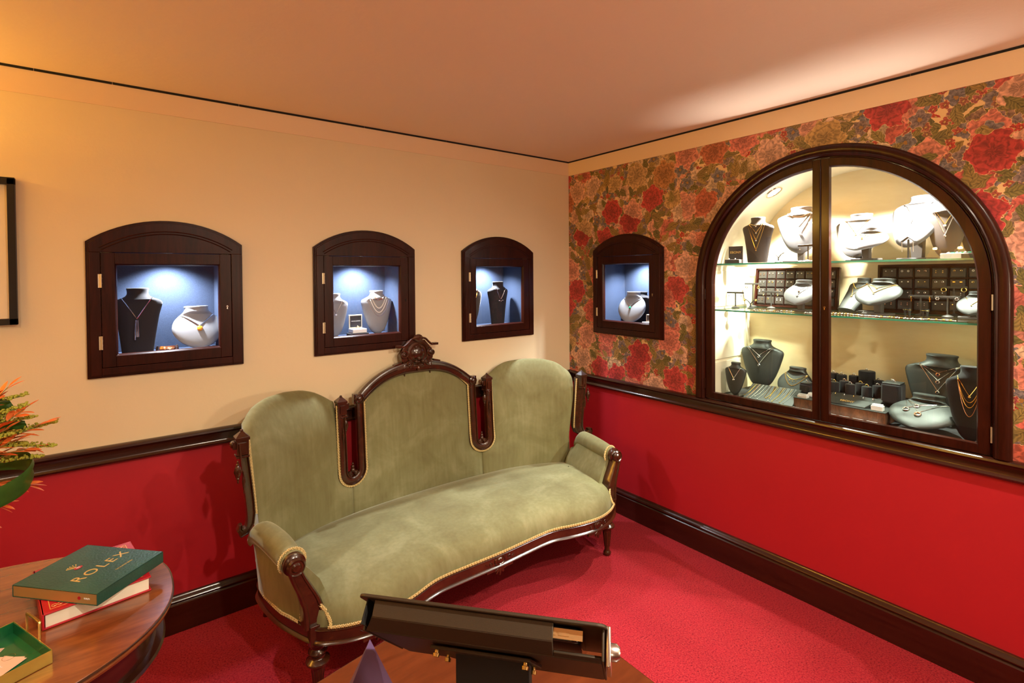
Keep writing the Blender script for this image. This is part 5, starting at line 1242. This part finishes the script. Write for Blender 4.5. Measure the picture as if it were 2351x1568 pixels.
# shell walls: near (top) wall in two pieces around the open window at the right
mb.add([FM @ Vector(p) for p in ((.022, -.006, -.004), (LW*.80, -.006, -.004), (LW*.80, -.009, -.022), (.022, -.009, -.022), (.022, -.010, -.004), (LW*.80, -.010, -.004), (LW*.80, -.013, -.022), (.022, -.013, -.022))], [(0, 1, 2, 3), (7, 6, 5, 4), (0, 4, 5, 1), (1, 5, 6, 2), (2, 6, 7, 3), (3, 7, 4, 0)])
mb.prismz(rrect(.014, LW-.006, -LH+.006, -.030, .006), -.034, -.030, 0, FM)
mb.add([FM @ Vector(p) for p in ((.022, -.009, -.022), (LW*.80, -.009, -.022), (LW*.80, -.032, -.034), (.010, -.032, -.034), (.022, -.011, -.019), (LW*.80, -.011, -.019), (LW*.80, -.034, -.030), (.010, -.034, -.030))], [(0, 1, 2, 3), (7, 6, 5, 4), (0, 4, 5, 1), (1, 5, 6, 2), (2, 6, 7, 3), (3, 7, 4, 0)])
mb.add([FM @ Vector(p) for p in ((LW*.80, -.024, -.030), (LW-.006, -.024, -.030), (LW-.006, -.032, -.034), (LW*.80, -.032, -.034), (LW*.80, -.026, -.027), (LW-.006, -.026, -.027), (LW-.006, -.034, -.030), (LW*.80, -.034, -.030))], [(0, 1, 2, 3), (7, 6, 5, 4), (0, 4, 5, 1), (1, 5, 6, 2), (2, 6, 7, 3), (3, 7, 4, 0)])
mb.box(LW-.006, LW-.003, -LH+.006, -.012, -.034, -.002, 0, FM); mb.box(.006, .009, -LH+.02, -.03, -.034, -.004, 0, FM)
mb.build('back_shell', 'graybrown', ts, True, .001)
MB().prismz(rrect(.030, LW-.030, -LH+.02, -.014, .010), -.020, -.0055, 0, FM).build('tablet', 'screen', ts, True, .002)
tb = MB().box(LW*.74, LW*.91, -.0135, -.0125, -.018, -.008, 0, FM).build('tablet_edge', 'tabrim', ts); MB().box(LW*.77, LW*.81, -.0127, -.0118, -.015, -.011, 0, FM).box(LW*.82, LW*.86, -.0127, -.0118, -.015, -.011, 0, FM).build('volume_button', 'tabrim', tb)
MB().prismz(rrect(.0, .002, -.14, -.01, .0008), -.03, -.004, 0, FM @ T(.010, 0, 0)).build('inner_wall', 'dark', ts)
mb = MB().box(LW-.001, LW+.004, -.11, -.012, -.038, .0, 0, FM); mb.build('side_clamp', 'steel', ts, True, .0015)
MB().lathe([(.0, 0), (.009, 0), (.009, .006), (.006, .010), (0, .010)], 16, 0, FM @ T(LW+.004, -.030, -.022) @ RY(PI/2)).build('cam_lock', 'steel', ts)
cx = LW*.5
MB().prismz([(cx-.062, -.052), (cx+.062, -.052), (cx+.070, -.10), (cx+.04, -.15), (cx-.04, -.15), (cx-.070, -.10)], -.040, -.036, 0, FM).build('bracket_plate', 'graybrown', ts, True, .001)
for x, y in ((cx-.055, -.060), (cx+.055, -.060), (cx-.050, -.10), (cx+.060, -.10)):
    MB().lathe([(.0025, -.036), (.0025, -.043), (.0045, -.0435), (.004, -.047), (0, -.047)], 10, 0, FM @ T(x, y, 0)).build('screw', 'brass', ts)
cc = FM @ Vector((cx+.012, -.085, -.040)); mb = MB(); hw_ = .046
q = [(cc+ax*s_*hw_+away*o, ) for s_ in (-1, 1) for o in (-.012, .012)]
base = Vector((cc.x, cc.y, DZ))
mb.add([tuple(p+ax*s_*hw_+away*o) for p in (Vector((cc.x, cc.y, DZ+.008)), cc+Vector((0, 0, .012))) for s_, o in ((-1, -.010), (1, -.010), (1, .010), (-1, .010))], [(3, 2, 1, 0), (4, 5, 6, 7), (0, 1, 5, 4), (1, 2, 6, 5), (2, 3, 7, 6), (3, 0, 4, 7)])
mb.build('post', 'black', ts, True, .001)
mb = MB(); BMx = T(cc.x, cc.y, 0) @ RZ(math.atan2(ax.y, ax.x)); mb.box(-.09, .09, -.06, .09, DZ+.0005, DZ+.008, 0, BMx); mb.build('base_plate', 'black', ts, True, .002)
# folded purple card
ap = Vector((-2.330, -2.010, DZ+.118)); 
t = thing('folded_card', 'folded purple tent card standing on the counter left of the tablet stand', 'card', I4())
f1 = [(-2.415, -2.012, DZ+.001), (-2.345, -2.075, DZ+.001)]; r0 = Vector((-2.325, -1.992, DZ+.120)); r1 = Vector((-2.385, -2.070, DZ+.120))
k0, k1 = Vector((-2.372, -1.960, DZ+.001)), Vector((-2.432, -2.040, DZ+.001)); k2, k3 = Vector((-2.278, -2.026, DZ+.001)), Vector((-2.338, -2.104, DZ+.001))
def leafq(a, b, c_, d, nm, mat):
    n = (b-a).cross(d-a).normalized()*.0008; mb = MB(); vs = [a, b, c_, d, a+n, b+n, c_+n, d+n]
    mb.add(vs, [(0, 1, 2, 3), (7, 6, 5, 4), (0, 4, 5, 1), (1, 5, 6, 2), (2, 6, 7, 3), (3, 7, 4, 0)]); mb.build(nm, mat, t)
leafq(k0, k1, r1, r0, 'left_flap', 'purple'); leafq(k2, k3, r1, r0, 'right_flap', 'purple')

# ------------------------------------------------------------------ lamps in the part of the room behind the camera (seen as reflections)
def sconce(M, label, e):
    t = thing('wall_sconce', label, 'wall lamp', M)
    mb = MB().lathe([(0, 0), (.05, 0), (.045, .012), (.02, .02), (0, .02)], 20, 0, RX(PI/2)); mb.tube(cr([(0, -.015, 0), (0, -.06, -.05), (0, -.12, -.03), (0, -.12, .03)], 6), .007, 8)
    for sg in (-1, 1): mb.tube(cr([(0, -.02, -.01), (sg*.07, -.06, -.06), (sg*.11, -.10, -.01), (sg*.10, -.11, .03)], 6), .006, 8)
    mb.build('bracket', 'brass', t)
    for sg in (-1, 1):
        MB().lathe([(.075, .06), (.040, .15)], 24, 0, T(sg*.10, -.11, 0)).build('lamp_shade', 'shade', t); MB().lathe([(.012, .0), (.012, .07)], 10, 0, T(sg*.10, -.11, .02)).build('candle_tube', 'bone', t)
        lamp('sconce_bulb', 'POINT', (sg*.10, -.11, .158), e, (1, .60, .10), size=.02, parent=t)
sconce(T(-4.198, -1.28, 1.66) @ RZ(PI/2), 'twin-shade brass wall sconce on the far side wall, seen reflected in the arched window', 8)
sconce(T(-3.85, -.002, 2.0), 'twin-shade brass wall sconce on the cream wall beyond the picture', 40)
t = thing('desk_lamp', 'green glass shaded brass desk lamp behind the viewer, reflected in the first wall cabinet', 'desk lamp', T(-1.35, -3.35, 0))
MB().box(-.25, .25, -.2, .2, .0, .95).build('pedestal', 'trimw', t); MB().lathe([(0, .95), (.08, .95), (.06, .975), (.012, .99), (.010, 1.22)], 20).build('base', 'brass', t)
MB().grid([[(x, .075*math.cos(A(a)), 1.24+.075*math.sin(A(a))) for a in range(0, 181, 15)] for x in (-.13, .13)]).build('lamp_shade', 'gshade', t)
